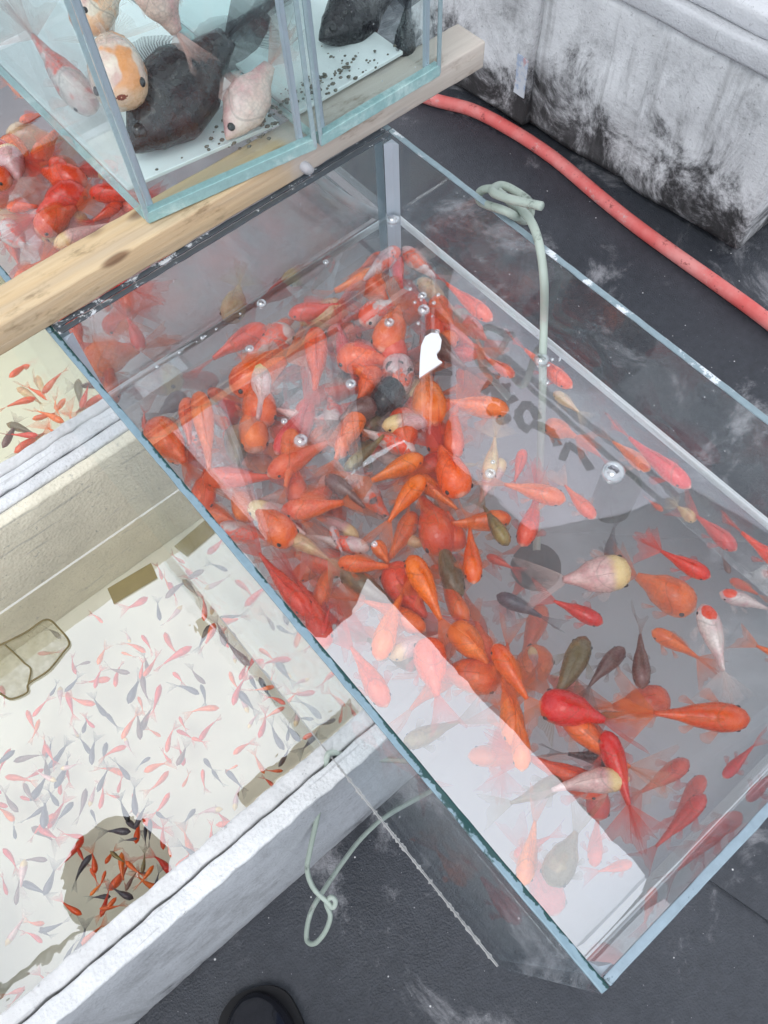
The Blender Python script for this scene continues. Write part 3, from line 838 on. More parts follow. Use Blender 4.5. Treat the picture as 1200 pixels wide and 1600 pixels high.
def fish_meshes(kind, bend, tail, var=0, simple=False):
    key = (kind, bend, tail, var, simple)
    if key in FM: return FM[key]
    K = KN[kind]; S = Spine(K['body'], bend); rr = random.Random(hash((kind, round(bend * 10), tail, var)) % 99991 if False else int(bend * 100) + len(kind) * 7 + len(tail) * 13 + var * 31 + 500)
    nr, ns = (9, 8) if simple else (17, 14)
    b = bmesh.new(); rings = []
    tip = b.verts.new(S.at(0)[0] + Vector((.004, 0, 0)))
    for i in range(nr):
        t = i / (nr - 1)
        u = t * K['body']
        p, d = S.at(u); side = Vector((-d.y, d.x, 0))
        hw, hh = K['w'] * interp(K['T'], K['W'], t), K['h'] * interp(K['T'], K['Hh'], t)
        ring = []
        for k in range(ns):
            a = 2 * PI * k / ns
            c_, s_ = math.cos(a), math.sin(a)
            zz = hh * s_ * (1.0 if s_ > 0 else .92)
            ring.append(b.verts.new(p + side * (hw * math.copysign(abs(c_) ** .9, c_)) + Vector((0, 0, zz))))
        rings.append(ring)
    for k in range(ns): b.faces.new((tip, rings[0][k], rings[0][(k + 1) % ns]))
    for A, B in zip(rings, rings[1:]):
        for k in range(ns): b.faces.new((A[k], B[k], B[(k + 1) % ns], A[(k + 1) % ns]))
    b.faces.new(rings[-1][::-1])
    bmesh.ops.recalc_face_normals(b, faces=b.faces)
    body = bpy.data.meshes.new('fish_body'); b.to_mesh(body); b.free()
    for p in body.polygons: p.use_smooth = True
    # tail
    pe, de = S.at(K['body'] - .012); sd = Vector((-de.y, de.x, 0)); Z = Vector((0, 0, 1))
    _, dt = S.at(min(1, K['body'] + .2)); Lt = 1 - K['body'] + .03
    def fan(upv, out, a0, a1, n, L, fork, wob, base, nj=5):
        g = []
        for i in range(n):
            f = i / (n - 1); a = a0 + (a1 - a0) * f
            c2 = abs(2 * f - 1)
            ln = L * (1 - fork + fork * c2 ** 1.4) * (1 + .07 * math.sin(f * 19 + var))
            row = []
            for j in range(nj):
                r = j / (nj - 1)
                q = pe + upv * (base * (f - .5)) + (dt.lerp(de, .5).normalized() * math.cos(a) + upv * math.sin(a)) * (ln * r) + out * (wob * r * r * math.sin(f * 5 + var * 1.3)) 
                row.append(q)
            g.append(row)
        return g
    n = 7 if simple else 13
    if tail == 'comet':
        ro = math.radians((38, 62, -45, 25)[var % 4])
        upv = (Z * math.cos(ro) + sd * math.sin(ro)); out = (sd * math.cos(ro) - Z * math.sin(ro))
        grids = [fan(upv, out, -.58, .58, n, Lt * 1.12, .46, .07, K['h'] * .5, 4 if simple else 5)]
    else:
        grids = []
        for sg in (-1, 1):
            upv = (sd * sg * .88 - Z * .30).normalized(); out = Z
            grids.append(fan(upv, out, .05, .95, n, Lt * 1.1, .30, .05, .02, 4 if simple else 5))
            upv = (sd * sg * .45 + Z * .75).normalized()
            grids.append(fan(upv, sd, -.1, .55, n, Lt * 1.0, .3, .04, .02, 4 if simple else 5))
    res = {'body': body, 'tail': join_fins('fish_tail', grids), 'nose': S.at(0)[0].copy(), 'tip': pe + dt * Lt}
    if not simple:
        g = []
        for i in range(9):
            f = i / 8; p, d = S.at(K['body'] * (.34 + .34 * f)); s2 = Vector((-d.y, d.x, 0))
            hh = K['h'] * interp(K['T'], K['Hh'], .34 + .34 * f)
            ht = .085 * (math.sin(PI * min(1, f * .75 + .30)) ** .7) * (1 + .12 * (i % 2))
            g.append([p + Z * (hh * .93) , p + Z * (hh + ht * .55) + d * (.02 * (f + .3)) + s2 * .01, p + Z * (hh + ht) + d * (.05 * (f + .3)) + s2 * .028])
        res['dorsal'] = fin_mesh('fish_dorsal', g)
        pf = []
        for sg in (-1, 1):
            for (tt, L2, zf, a0, a1) in ((.27, .155, -.45, .35, 1.0), (.52, .12, -.75, .15, .75)):
                p, d = S.at(K['body'] * tt); s2 = Vector((-d.y, d.x, 0)) * sg
                hw, hh = K['w'] * interp(K['T'], K['W'], tt), K['h'] * interp(K['T'], K['Hh'], tt)
                root_ = p + s2 * hw * .80 + Z * hh * zf * .9
                gg = []
                for i in range(7):
                    f = i / 6; a = a0 + (a1 - a0) * f
                    ln = L2 * (.62 + .38 * math.sin(PI * (.25 + .55 * f)))
                    gg.append([root_ + d * (.012 * (1 - f)) + (d * math.cos(a) + s2 * math.sin(a) - Z * .22) * (ln * r) for r in (0, .35, .7, 1)])
                pf.append(gg)
        res['fins'] = [fin_mesh('fish_fin', g) for g in pf]
        ey = []
        er = .025 if kind == 'moor' else .0165
        for sg in (-1, 1):
            p, d = S.at(K['body'] * .13); s2 = Vector((-d.y, d.x, 0)) * sg
            hw, hh = K['w'] * interp(K['T'], K['W'], .13), K['h'] * interp(K['T'], K['Hh'], .13)
            c = p + s2 * (hw * .93) + Z * hh * .12
            bm = bmesh.new(); bmesh.ops.create_uvsphere(bm, u_segments=10, v_segments=7, radius=er * K['w'] / .098)
            q = s2.to_track_quat('Z', 'Y').to_matrix().to_4x4(); q.translation = c
            bmesh.ops.transform(bm, matrix=q @ Matrix.Diagonal((1, 1, .7, 1)), verts=bm.verts)
            me = bpy.data.meshes.new('fish_eye'); bm.to_mesh(me); bm.free()
            for pp in me.polygons: pp.use_smooth = True
            ey.append(me)
        res['eyes'] = ey
    FM[key] = res
    return res

# fish colours: every body paint is procedural, in the fish's own coordinates
def mk_fish(name, kind, a, b=None, c=None):
    t = NT(name); p = t.coord('Object')
    inf = t.n('ShaderNodeObjectInfo').outputs['Random']
    off = t.n('ShaderNodeCombineXYZ'); t.set(off.inputs[0], t.math('MULTIPLY', inf, 31.0)); t.set(off.inputs[1], t.math('MULTIPLY', inf, 17.0))
    pv = t.n('ShaderNodeVectorMath', operation='ADD'); t.set(pv.inputs[0], p); t.set(pv.inputs[1], off.outputs[0])
    q = pv.outputs[0]
    n = t.noise(q, 5.5, 4, .6); fine = t.noise(q, 34, 3)
    x, y, z = t.sep(p)
    col = t.mix(t.ramp(n, .32, .68), (a[0] * .80, a[1] * .55, a[2] * .6), a)
    hv = t.n('ShaderNodeHueSaturation'); t.set(hv.inputs['Color'], col)
    t.set(hv.inputs['Hue'], t.math('ADD', t.math('MULTIPLY', inf, .022), .489)); t.set(hv.inputs['Value'], t.math('ADD', t.math('MULTIPLY', inf, .3), .85))
    col = hv.outputs[0]
    if kind == 'patch':
        col = t.mix(t.ramp(t.noise(q, 4.2, 2, .5), .47, .53), col, b)
        if c: col = t.mix(t.ramp(t.noise(q, 9.0, 3, .5), .60, .64), col, c)
    if kind == 'belly': col = t.mix(t.ramp(t.math('ADD', z, t.math('MULTIPLY', n, .06)), -.02, .05), b, col)
    if kind == 'cap':
        d = t.n('ShaderNodeVectorMath', operation='DISTANCE'); t.set(d.inputs[0], t.mapping(p, (1, 1.25, .6))); t.set(d.inputs[1], (.385, 0, .06))
        col = t.mix(t.ramp(t.math('ADD', d.outputs['Value'], t.math('MULTIPLY', fine, .03)), .095, .11), b, col)
    if kind == 'head': col = t.mix(t.ramp(t.math('ADD', x, t.math('MULTIPLY', n, .08)), .30, .40), col, b)
    # paler flanks and belly, deeper back ridge
    if kind in ('plain', 'patch') and a[0] > .3:
        col = t.mix(t.ramp(t.math('ADD', z, t.math('MULTIPLY', n, .05)), .075, -.02, 0, .45), col, tuple(min(1, u * 1.05 + .06 * w_) for u, w_ in zip(a, (.6, 1.6, .5))))
    # gill cover crease and paler lips
    gx = t.math('ADD', x, t.math('MULTIPLY', t.math('MULTIPLY', z, z), 6.0))
    gill = t.ramp(t.math('ABSOLUTE', t.math('SUBTRACT', gx, .345)), .004, .014, .55, 0)
    col = t.mix(gill, col, tuple(u * .42 for u in a))
    col = t.mix(t.ramp(x, .475, .497, 0, .5), col, (.80, .62, .50) if a[0] > .3 else a)
    # scales: net of overlapping cells, slightly deeper in tone, fading on the head
    v = t.voro(t.mapping(p, (34, 38, 38)), 1)
    sc_ = t.math('MULTIPLY', t.ramp(v, .35, .72, 0, .42), t.ramp(x, .36, .28))
    col = t.mix(sc_, col, tuple(u * .55 for u in a))
    return t.done(t.pbr(col, t.ramp(fine, .3, .7, .18, .40), .6, t.bump(v, .10, .006), **{'Coat Weight': .3 if a[0] > .1 else .05, 'Coat Roughness': .12}))
def mk_fin(name, a, alpha):
    t = NT(name)
    uv = t.n('ShaderNodeUVMap').outputs[0]
    u, v, _ = t.sep(uv)
    s = t.n('ShaderNodeTexWave', wave_type='BANDS', bands_direction='X'); t.set(s.inputs[0], uv); s.inputs['Scale'].default_value = 7.5; s.inputs['Distortion'].default_value = 1.2
    col = t.mix(s.outputs['Fac'], tuple(x * .85 for x in a), tuple(min(1, x * 1.15) for x in a))
    al = t.math('MULTIPLY', t.ramp(v, .1, 1.0, alpha + .30, alpha * .72), t.ramp(s.outputs['Fac'], 0, 1, .50, 1.0), True)
    d = t.pbr(col, .35, .4); tl = t.n('ShaderNodeBsdfTranslucent'); t.set(tl.inputs[0], col)
    tr = t.n('ShaderNodeBsdfTransparent')
    return t.done(t.shmix(al, tr.outputs[0], t.shmix(.35, d, tl.outputs[0])))
ORANGE, RED, WHITE, CREAM = (.95, .165, .006), (.90, .075, .010), (.80, .66, .58), (.80, .60, .30)
FC = {
    'orange': (mk_fish('fish_orange', 'plain', ORANGE), mk_fin('fin_orange', (.92, .20, .03), .46)),
    'gold': (mk_fish('fish_gold', 'plain', (.92, .19, .012)), mk_fin('fin_gold', (.85, .24, .05), .42)),
    'red': (mk_fish('fish_red', 'plain', RED), mk_fin('fin_red', (.80, .08, .04), .50)),
    'orangewhite': (mk_fish('fish_orange_white', 'belly', ORANGE, (.80, .72, .66)), mk_fin('fin_orange_white', (.80, .40, .26), .34)),
    'redwhite': (mk_fish('fish_red_white', 'patch', (.80, .70, .64), RED), mk_fin('fin_red_white', (.80, .55, .48), .32)),
    'calico': (mk_fish('fish_calico', 'patch', (.74, .60, .58), (.80, .11, .03), (.03, .025, .03)), mk_fin('fin_calico', (.60, .50, .50), .32)),
    'cap': (mk_fish('fish_red_cap', 'cap', (.82, .72, .67), (.82, .07, .02)), mk_fin('fin_white', (.82, .72, .68), .26)),
    'pink': (mk_fish('fish_pink', 'head', (.82, .56, .50), (.82, .60, .28)), mk_fin('fin_pink', (.80, .60, .54), .28)),
    'cream': (mk_fish('fish_cream', 'plain', CREAM), mk_fin('fin_cream', (.78, .62, .40), .28)),
    'olive': (mk_fish('fish_olive', 'patch', (.26, .19, .05), (.14, .10, .04)), mk_fin('fin_olive', (.30, .23, .10), .36)),
    'brown': (mk_fish('fish_brown', 'plain', (.20, .10, .07)), mk_fin('fin_brown', (.26, .15, .11), .36)),
    'black': (mk_fish('fish_black', 'plain', (.008, .008, .011)), mk_fin('fin_black', (.03, .03, .04), .60)),
    'grey': (mk_fish('fish_grey', 'plain', (.10, .10, .12)), mk_fin('fin_grey', (.16, .16, .18), .40)),
    'blush': (mk_fish('fish_blush', 'plain', (.84, .64, .56)), mk_fin('fin_blush', (.86, .55, .48), .34)),
    'peach': (mk_fish('fish_peach', 'patch', (.82, .66, .54), (.84, .34, .12)), mk_fin('fin_peach', (.84, .68, .58), .30)),
}
t_ = NT('fish_eye_black'); EYE = t_.done(t_.pbr((.008, .008, .009), .08, .7))
NAMED = []      # (pixel, short phrase) landmarks for labels
ALLF = []

def fish(name, label, group, color, nose, tail, kind='comet', bend=0.0, tl='comet', var=0, roll=0.0, simple=False, cat='goldfish', face=False):
    nose, tail = Vector(nose), Vector(tail)
    K = fish_meshes(kind, bend, tl, var, simple)
    bm_, fm_ = FC[color]
    o = link(name, K['body'], bm_)
    tag(o, label, cat, group)
    lc = K['tip'] - K['nose']; wc = tail - nose
    s = wc.length / lc.length
    # frame whose x axis is the head direction and whose z stays as upright as possible
    fx = (-wc).normalized()
    fz = Vector((0, 0, 1)); fz = (fz - fx * fz.dot(fx)).normalized()
    if face:      # broadside to the glass
        tc = CAM - (nose + tail) / 2; fy = (tc - fx * tc.dot(fx)).normalized(); fz = fx.cross(fy)
        if fz.z < 0: fy, fz = -fy, -fz
    fy = fz.cross(fx)
    lx = (-lc).normalized(); lz = Vector((0, 0, 1)); lz = (lz - lx * lz.dot(lx)).normalized(); ly = lz.cross(lx)
    Rw = Matrix((fx, fy, fz)).transposed(); Rl = Matrix((lx, ly, lz)).transposed()
    Rr = Matrix.Rotation(roll, 3, fx) @ Rw @ Rl.transposed()
    mt = Rr.to_4x4() @ Matrix.Diagonal((s, s, s, 1))
    mt.translation = nose - (Rr @ (K['nose'] * s))
    o.matrix_world = mt
    link('tail_fin', K['tail'], fm_, o)
    if not simple:
        link('dorsal_fin', K['dorsal'], fm_, o)
        for f in K['fins']: link('side_fin', f, fm_, o)
        for e in K['eyes']: link('eye', e, EYE, o)
    ALLF.append(o)
    return o

# name of each goldfish near the surface of the large tank: colour, nose px, tail px, depth, shape, bend, tail, roll, label
G1 = 'goldfish in the large glass tank'
BIG = [
 ('red', (493, 513), (480, 668), .010, 'comet', .25, 'comet', .0, 'red goldfish pointing straight up, alone above dark fish left of centre'),
 ('orange', (596, 549), (624, 436), .006, 'fancy', -.5, 'comet', .0, 'plump orange goldfish with a bubble on its back near the far corner seam'),
 ('orange', (532, 716), (556, 618), .014, 'comet', .2, 'comet', .1, 'orange goldfish diving down beside the olive one, tank centre'),
 ('orange', (455, 670), (424, 812), .010, 'comet', .45, 'comet', .0, 'long orange goldfish heading up between two bubbles, left of centre'),
 ('calico', (621, 556), (607, 690), .014, 'fancy', .3, 'fan', .0, 'mottled white orange and black goldfish below the bubble topped orange one'),
 ('calico', (624, 388), (540, 472), .006, 'comet', -.2, 'comet', .2, 'small white, red and black goldfish with its nose on the corner seam'),
 ('olive', (538, 735), (616, 655), .009, 'slim', -.4, 'comet', .2, 'olive gold goldfish lying along the white slit reflection'),
 ('orange', (712, 716), (742, 592), .012, 'comet', .75, 'comet', .1, 'curled orange goldfish under the white patch, head down'),
 ('orange', (660, 652), (745, 602), .016, 'fancy', -.6, 'fan', .0, 'round orange goldfish half in shadow right below the white patch'),
 ('red', (752, 545), (655, 548), .030, 'comet', .2, 'fan', .0, 'pale red goldfish swimming right beside the white patch'),
 ('orange', (804, 588), (735, 540), .012, 'comet', .15, 'comet', .2, 'brownish orange goldfish below the dipping air hose'),
 ('orangewhite', (718, 575), (770, 690), .030, 'comet', .2, 'comet', .0, 'pale orange goldfish behind the faint lettering'),
 ('cream', (762, 752), (775, 648), .012, 'comet', -.15, 'fan', .0, 'cream goldfish with a bubble near its nose, right of centre'),
 ('orange', (663, 744), (584, 862), .004, 'comet', -.3, 'comet', .15, 'bright orange goldfish slanting up to the right in the middle'),
 ('black', (408, 556), (525, 516), .040, 'comet', .1, 'fan', .0, 'black goldfish crossing deep behind the upright red one'),
 ('black', (412, 640), (500, 590), .060, 'comet', .1, 'fan', .0, 'black goldfish deep under the upright red one'),
 ('red', (432, 590), (540, 560), .045, 'comet', -.2, 'comet', .0, 'red goldfish deep behind the upright red one, pointing left'),
 ('pink', (485, 655), (398, 628), .018, 'slim', .1, 'comet', .0, 'white slim goldfish just under the tail of the upright red one'),
 ('olive', (414, 560), (398, 660), .022, 'comet', .2, 'comet', .2, 'olive brown goldfish beside the curled pinkish white one'),
 ('cream', (512, 515), (432, 425), .035, 'comet', -.2, 'fan', .0, 'beige goldfish slanting down towards the upright red one'),
 ('red', (388, 482), (250, 550), .012, 'comet', -.15, 'comet', .2, 'red goldfish beneath the bright waterline at the back pane'),
 ('orange', (310, 612), (325, 790), .006, 'slim', .2, 'comet', .0, 'long slim orange goldfish pointing up near the left rim'),
 ('pink', (400, 562), (366, 702), .005, 'comet', .95, 'comet', .1, 'curled pinkish white goldfish nearest the left of the back waterline'),
 ('red', (360, 620), (345, 720), .035, 'fancy', .2, 'fan', .0, 'red goldfish beneath the curled pinkish white one'),
 ('red', (226, 672), (196, 600), .012, 'slim', .1, 'comet', .2, 'slim red goldfish tight against the left pane near the plank'),
 ('grey', (245, 566), (165, 600), .030, 'fancy', .1, 'fan', .0, 'grey goldfish under the left end of the bright waterline'),
 ('cream', (262, 640), (225, 700), .050, 'fancy', .1, 'fan', .0, 'beige goldfish deep beside the slim red one at the left pane'),
 ('orange', (438, 800), (590, 772), .010, 'comet', -.2, 'comet', .25, 'orange goldfish pointing left above the yellowish one, left of centre'),
 ('gold', (884, 782), (735, 748), .006, 'comet', -.15, 'comet', .3, 'large golden orange goldfish pointing right at the cream one'),
 ('orangewhite', (930, 810), (862, 728), .008, 'comet', .2, 'comet', .3, 'orange and white goldfish with its nose beside the grey bubble'),
 ('olive', (794, 852), (738, 758), .012, 'comet', .1, 'comet', .2, 'dark olive goldfish under the large golden one'),
 ('orange', (741, 912), (732, 782), .004, 'comet', .05, 'comet', .0, 'bright orange goldfish pointing straight down at the tank middle'),
 ('cream', (450, 836), (548, 898), .016, 'comet', .1, 'fan', .0, 'pale yellow goldfish right of the left rim, nose to the upper left'),
 ('calico', (518, 822), (545, 885), .014, 'comet', -.1, 'comet', .0, 'short orange goldfish with black marks beside the pale yellow one'),
 ('olive', (533, 890), (690, 1000), .030, 'comet', -.1, 'comet', .0, 'brownish yellow goldfish at the tip of the white reflection'),
 ('orange', (640, 868), (712, 1030), .003, 'comet', .12, 'comet', .1, 'long bright orange goldfish alongside the white reflection'),
 ('orange', (706, 975), (800, 1085), .022, 'fancy', .1, 'fan', .0, 'deeper orange goldfish following the long bright one'),
 ('orange', (772, 1006), (858, 1140), .008, 'comet', -.15, 'comet', .2, 'orange goldfish with a glint on its tail beside the white reflection'),
 ('red', (486, 962), (378, 826), .012, 'slim', .1, 'comet', .0, 'long red goldfish pressed along the left pane above the white reflection'),
 ('red', (504, 992), (520, 936), .012, 'slim', .1, 'comet', .0, 'small red goldfish at the top corner of the white reflection'),
 ('red', (1110, 902), (994, 836), .008, 'comet', .15, 'fan', .15, 'bright red goldfish alone in the grey open water at right'),
 ('pink', (985, 890), (806, 908), .006, 'fancy', .2, 'comet', .35, 'cream pink goldfish with a yellow head and long tail'),
 ('red', (942, 974), (822, 924), .020, 'comet', -.15, 'comet', .2, 'red goldfish right below the cream pink one'),
 ('brown', (1003, 1076), (1000, 948), .005, 'comet', .05, 'comet', .0, 'dark brown goldfish hanging straight down over orange ones'),
 ('cap', (1098, 944), (1142, 1110), .010, 'comet', .15, 'fan', .0, 'white goldfish with a red cap, facing up'),
 ('cap', (1124, 926), (1240, 968), .014, 'comet', .1, 'fan', .0, 'white goldfish with a red cap at the right edge, facing left'),
 ('orange', (1250, 1040), (1146, 990), .014, 'comet', .1, 'comet', .2, 'orange goldfish leaving the picture at the right edge'),
 ('orange', (1018, 985), (1128, 1056), .030, 'comet', .2, 'fan', .0, 'orange goldfish behind the dark brown one'),
 ('orange', (1172, 1124), (940, 1112), .010, 'comet', -.06, 'fan', .3, 'largest orange goldfish, spread tail, swimming right near the near pane'),
 ('olive', (930, 1122), (1010, 1112), .022, 'slim', .1, 'comet', .0, 'small olive goldfish at the tail of the largest orange one'),
 ('red', (1192, 822), (1058, 776), .030, 'comet', -.1, 'comet', .15, 'pinkish red goldfish near the right pane, swimming right'),
 ('cream', (1128, 778), (1112, 716), .035, 'fancy', .1, 'fan', .0, 'yellow white goldfish above the pinkish red one at the right pane'),
 ('red', (1078, 762), (1088, 700), .055, 'comet', .1, 'comet', .0, 'dim red goldfish left of the yellow white one'),
 ('brown', (1140, 896), (1185, 800), .040, 'comet', .1, 'comet', .0, 'reddish brown goldfish right of the bright red one'),
 ('orange', (1140, 905), (1240, 912), .050, 'comet', .1, 'comet', .0, 'dim orange goldfish behind the red capped pair'),
 ('orangewhite', (1034, 720), (925, 668), .024, 'comet', -.1, 'comet', .3, 'orange goldfish with white belly under the waterline at right'),
 ('cream', (884, 598), (972, 625), .028, 'comet', .3, 'comet', .0, 'pale yellow goldfish beneath the right waterline'),
 ('orange', (850, 662), (945, 690), .045, 'fancy', .1, 'fan', .0, 'dim orange goldfish below the pale yellow one at right'),
 ('red', (952, 640), (1010, 690), .055, 'comet', .1, 'comet', .0, 'dim pink goldfish along the right pane under the waterline'),
 ('grey', (952, 878), (964, 798), .050, 'comet', .1, 'comet', .0, 'dim grey goldfish under the grey bubble'),
 ('red', (936, 1282), (932, 1165), .062, 'fancy', .1, 'fan', .0, 'blurred orange goldfish pointing at the white reflection, below the olive tail'),
 ('red', (1076, 1188), (958, 1262), .060, 'comet', .1, 'fan', .0, 'blurred red goldfish under the largest orange one, nose up right'),
 ('red', (1100, 1212), (1030, 1318), .068, 'comet', .1, 'comet', .0, 'blurred red goldfish closest to the near pane'),
 ('red', (1128, 1268), (1005, 1372), .045, 'slim', .05, 'comet', .0, 'red goldfish lying along the near pane'),
 ('red', (1150, 1235), (1215, 1160), .040, 'slim', .05, 'comet', .0, 'red goldfish along the near pane at the right edge'),
 ('red', (928, 1355), (938, 1235), .075, 'comet', .05, 'comet', .0, 'pink goldfish seen upright through the lower end of the white reflection'),
 ('red', (1010, 1372), (905, 1368), .075, 'comet', .05, 'comet', .0, 'pink goldfish seen level through the rounded end of the white reflection'),
 ('red', (803, 1338), (890, 1292), .075, 'comet', .05, 'comet', .0, 'pink goldfish seen through the white reflection, nose to the left rim'),
 ('orange', (580, 380), (498, 402), .016, 'comet', .1, 'comet', .2, 'orange goldfish under the back waterline near the corner seam'),
 ('cream', (520, 452), (455, 420), .040, 'fancy', .1, 'fan', .0, 'beige goldfish beneath the back waterline'),
 ('orange', (412, 500), (420, 430), .025, 'fancy', .1, 'fan', .0, 'orange goldfish behind the red one at the back waterline'),
 ('calico', (652, 372), (742, 436), .012, 'comet', .05, 'comet', .2, 'mottled goldfish hugging the right pane by the corner seam'),
 ('cream', (672, 424), (790, 470), .032, 'comet', .1, 'fan', .0, 'pale beige goldfish along the right pane near the corner seam'),
 ('red', (752, 482), (800, 540), .034, 'fancy', .1, 'fan', .0, 'rosy goldfish left of where the hose enters the water'),
 ('grey', (776, 930), (885, 985), .026, 'comet', .1, 'comet', .0, 'grey goldfish left of the red one below the cream pink fish'),
 ('orange', (672, 888), (742, 892), .030, 'comet', .1, 'fan', .0, 'orange goldfish behind the upright orange one in the middle'),
 ('orange', (585, 846), (620, 905), .020, 'fancy', .1, 'fan', .0, 'plump orange goldfish under the slanting one in the middle'),
 ('cream', (632, 842), (690, 862), .030, 'fancy', .1, 'fan', .0, 'beige goldfish between the slanting and the upright orange ones'),
 ('red', (818, 702), (792, 780), .022, 'comet', .2, 'comet', .0, 'red goldfish above the large golden one'),
 ('brown', (975, 1012), (898, 1112), .020, 'comet', -.3, 'fan', .0, 'reddish brown goldfish left of the dark brown one'),
 ('red', (760, 868), (822, 900), .045, 'comet', .1, 'comet', .0, 'dim red goldfish below the dark olive one'),
 ('pink', (830, 1010), (842, 1090), .050, 'comet', .1, 'fan', .0, 'dim whitish goldfish beside the white reflection'),
]
for i, (c, n, tl_, d, kd, bd, tt, ro, lab) in enumerate(BIG):
    zz = ZW - d - .010
    a, b_ = px(n[0], n[1], 2, zz), px(tl_[0], tl_[1], 2, zz - .002)
    for v in (a, b_):
        v.x = min(max(v.x, .012), TW - .014); v.y = min(max(v.y, -TL + .014), -.014)
    fish('goldfish', lab, G1, c, a, b_, kd, bd, tt, i % 4, ro)
    NAMED.append((((n[0] + tl_[0]) / 2, (n[1] + tl_[1]) / 2), lab))

# deeper fish that show only as dim shapes
cnt = {}
def dim_label(colname, p):
    best = min(NAMED, key=lambda q: (q[0][0] - p[0]) ** 2 + (q[0][1] - p[1]) ** 2)
    dx, dy = p[0] - best[0][0], p[1] - best[0][1]
    side = ('right of' if dx > 0 else 'left of') if abs(dx) > abs(dy) else ('below' if dy > 0 else 'above')
    pre = 'dim %s goldfish deep %s the' % (colname, side)
    words = best[1].split(',')[0].split()[:16 - len(pre.split())]
    while words[-1] in ('a', 'an', 'the', 'at', 'of', 'by', 'in', 'to', 'and', 'with', 'its', 'near', 'under', 'beside', 'behind', 'below', 'between', 'straight', 'just', 'on', 'right', 'left', 'from', 'where', 'above', 'through'): words.pop()
    return pre + ' ' + ' '.join(words)
STOP = ('a', 'an', 'the', 'at', 'of', 'by', 'in', 'to', 'and', 'with', 'its', 'near', 'under', 'beside', 'behind', 'below', 'between', 'straight', 'just', 'on', 'right', 'left', 'from', 'where', 'above', 'through')
def rel_label(subject, p, marks, taken, k=6):
    """the first 'subject, side of the landmark' that no other fish carries yet"""
    last = None
    for q, txt in sorted(marks, key=lambda q: (q[0][0] - p[0]) ** 2 + (q[0][1] - p[1]) ** 2)[:k]:
        dx, dy = p[0] - q[0], p[1] - q[1]
        side = ('right of' if dx > 0 else 'left of') if abs(dx) > abs(dy) else ('below' if dy > 0 else 'above')
        for far in ('close ', 'well '):
            if (math.hypot(dx, dy) < 70) != (far == 'close '): continue
            pre = '%s, %s%s the' % (subject, far, side)
            words = txt.split(',')[0].split()[:16 - len(pre.split())]
            while words[-1] in STOP: words.pop()
            lab = pre + ' ' + ' '.join(words)
            if lab not in taken:
                taken.add(lab); return lab
            last = last or lab
    return last
fr = random.Random(23)
COLW = ['red'] * 9 + ['orange'] * 12 + ['cream', 'pink', 'olive', 'black', 'brown', 'brown', 'redwhite']
CN = {'red': 'red', 'orange': 'orange', 'cream': 'cream', 'pink': 'pinkish', 'olive': 'olive', 'black': 'black', 'redwhite': 'red and white', 'brown': 'brown', 'grey': 'grey'}
used = set(); placed = []
tries = 0
while len(placed) < 52 and tries < 16000:
    tries += 1
    x, y = fr.uniform(.03, TW - .03), fr.uniform(-TL + .04, -.025)
    # the shoal crowds the far left half; the near right corner stays open
    dens = 1.0 if y > -.24 else .45
    if x > .15 and y < -.26: dens = .08
    if x > .2: dens *= .5
    if fr.random() > dens: continue
    z = ZW - fr.uniform(.035, .15)
    L = fr.uniform(.050, .082); a = fr.uniform(0, 2 * PI)
    n = Vector((x + math.cos(a) * L / 2, y + math.sin(a) * L / 2, z)); tp = Vector((x - math.cos(a) * L / 2, y - math.sin(a) * L / 2, z - fr.uniform(-.006, .006)))
    if any(not (.012 < v.x < TW - .012 and -TL + .012 < v.y < -.012) for v in (n, tp)): continue
    if any((Vector((x, y, z)) - q).length < .026 for q in placed): continue
    p = proj((x, y, z))
    if 720 < p[0] < 930 and 560 < p[1] < 765 and z > ZW - .09: continue
    c = fr.choice(COLW)
    lab = dim_label(CN[c], p)
    if lab in used and tries < 12000: continue
    used.add(lab); placed.append(Vector((x, y, z)))
    fish('goldfish', lab, G1, c, n, tp, fr.choice(('comet', 'comet', 'fancy')), fr.choice((-.4, -.2, .1, .3)), fr.choice(('comet', 'fan')), fr.randrange(2), fr.uniform(-.3, .3))

tries = 0; mid = []
MIDC = ['orange'] * 13 + ['red'] * 8 + ['gold', 'gold', 'pink', 'pink', 'pink', 'cream', 'redwhite', 'redwhite', 'calico', 'brown', 'orangewhite', 'olive', 'black']
CN.update(gold='golden', calico='mottled', orangewhite='orange and white')
bigc = [(Vector(o.location)) for o in ALLF]
while len(mid) < 118 and tries < 20000:
    tries += 1
    x, y, z = fr.uniform(.02, TW - .03), fr.uniform(-TL + .05, -.02), ZW - fr.uniform(.020, .046)
    if y < -.20 and fr.random() < .80: continue
    if y < -.27 and x > .12: continue
    L = fr.uniform(.054, .084); a = fr.uniform(0, 2 * PI)
    n = Vector((x + math.cos(a) * L / 2, y + math.sin(a) * L / 2, z)); tp = Vector((x - math.cos(a) * L / 2, y - math.sin(a) * L / 2, z))
    if any(not (.012 < v.x < TW - .012 and -TL + .012 < v.y < -.012) for v in (n, tp)): continue
    if any((Vector((x, y, z)) - q).length < .0205 for q in mid): continue
    p = proj((x, y, z)); c = fr.choice(MIDC)
    if 715 < p[0] < 935 and 560 < p[1] < 770: continue
    lab = dim_label(CN[c], p).replace('dim ', '').replace(' deep ', ' just under the surface ')
    lab = ' '.join(lab.split()[:16])
    if lab in used: continue
    used.add(lab); mid.append(Vector((x, y, z)))
    fish('goldfish', lab, G1, c, n, tp, fr.choice(('comet', 'comet', 'fancy')), fr.choice((-.5, -.2, .1, .4)), fr.choice(('comet', 'fan')), fr.randrange(4), fr.uniform(-.3, .3))
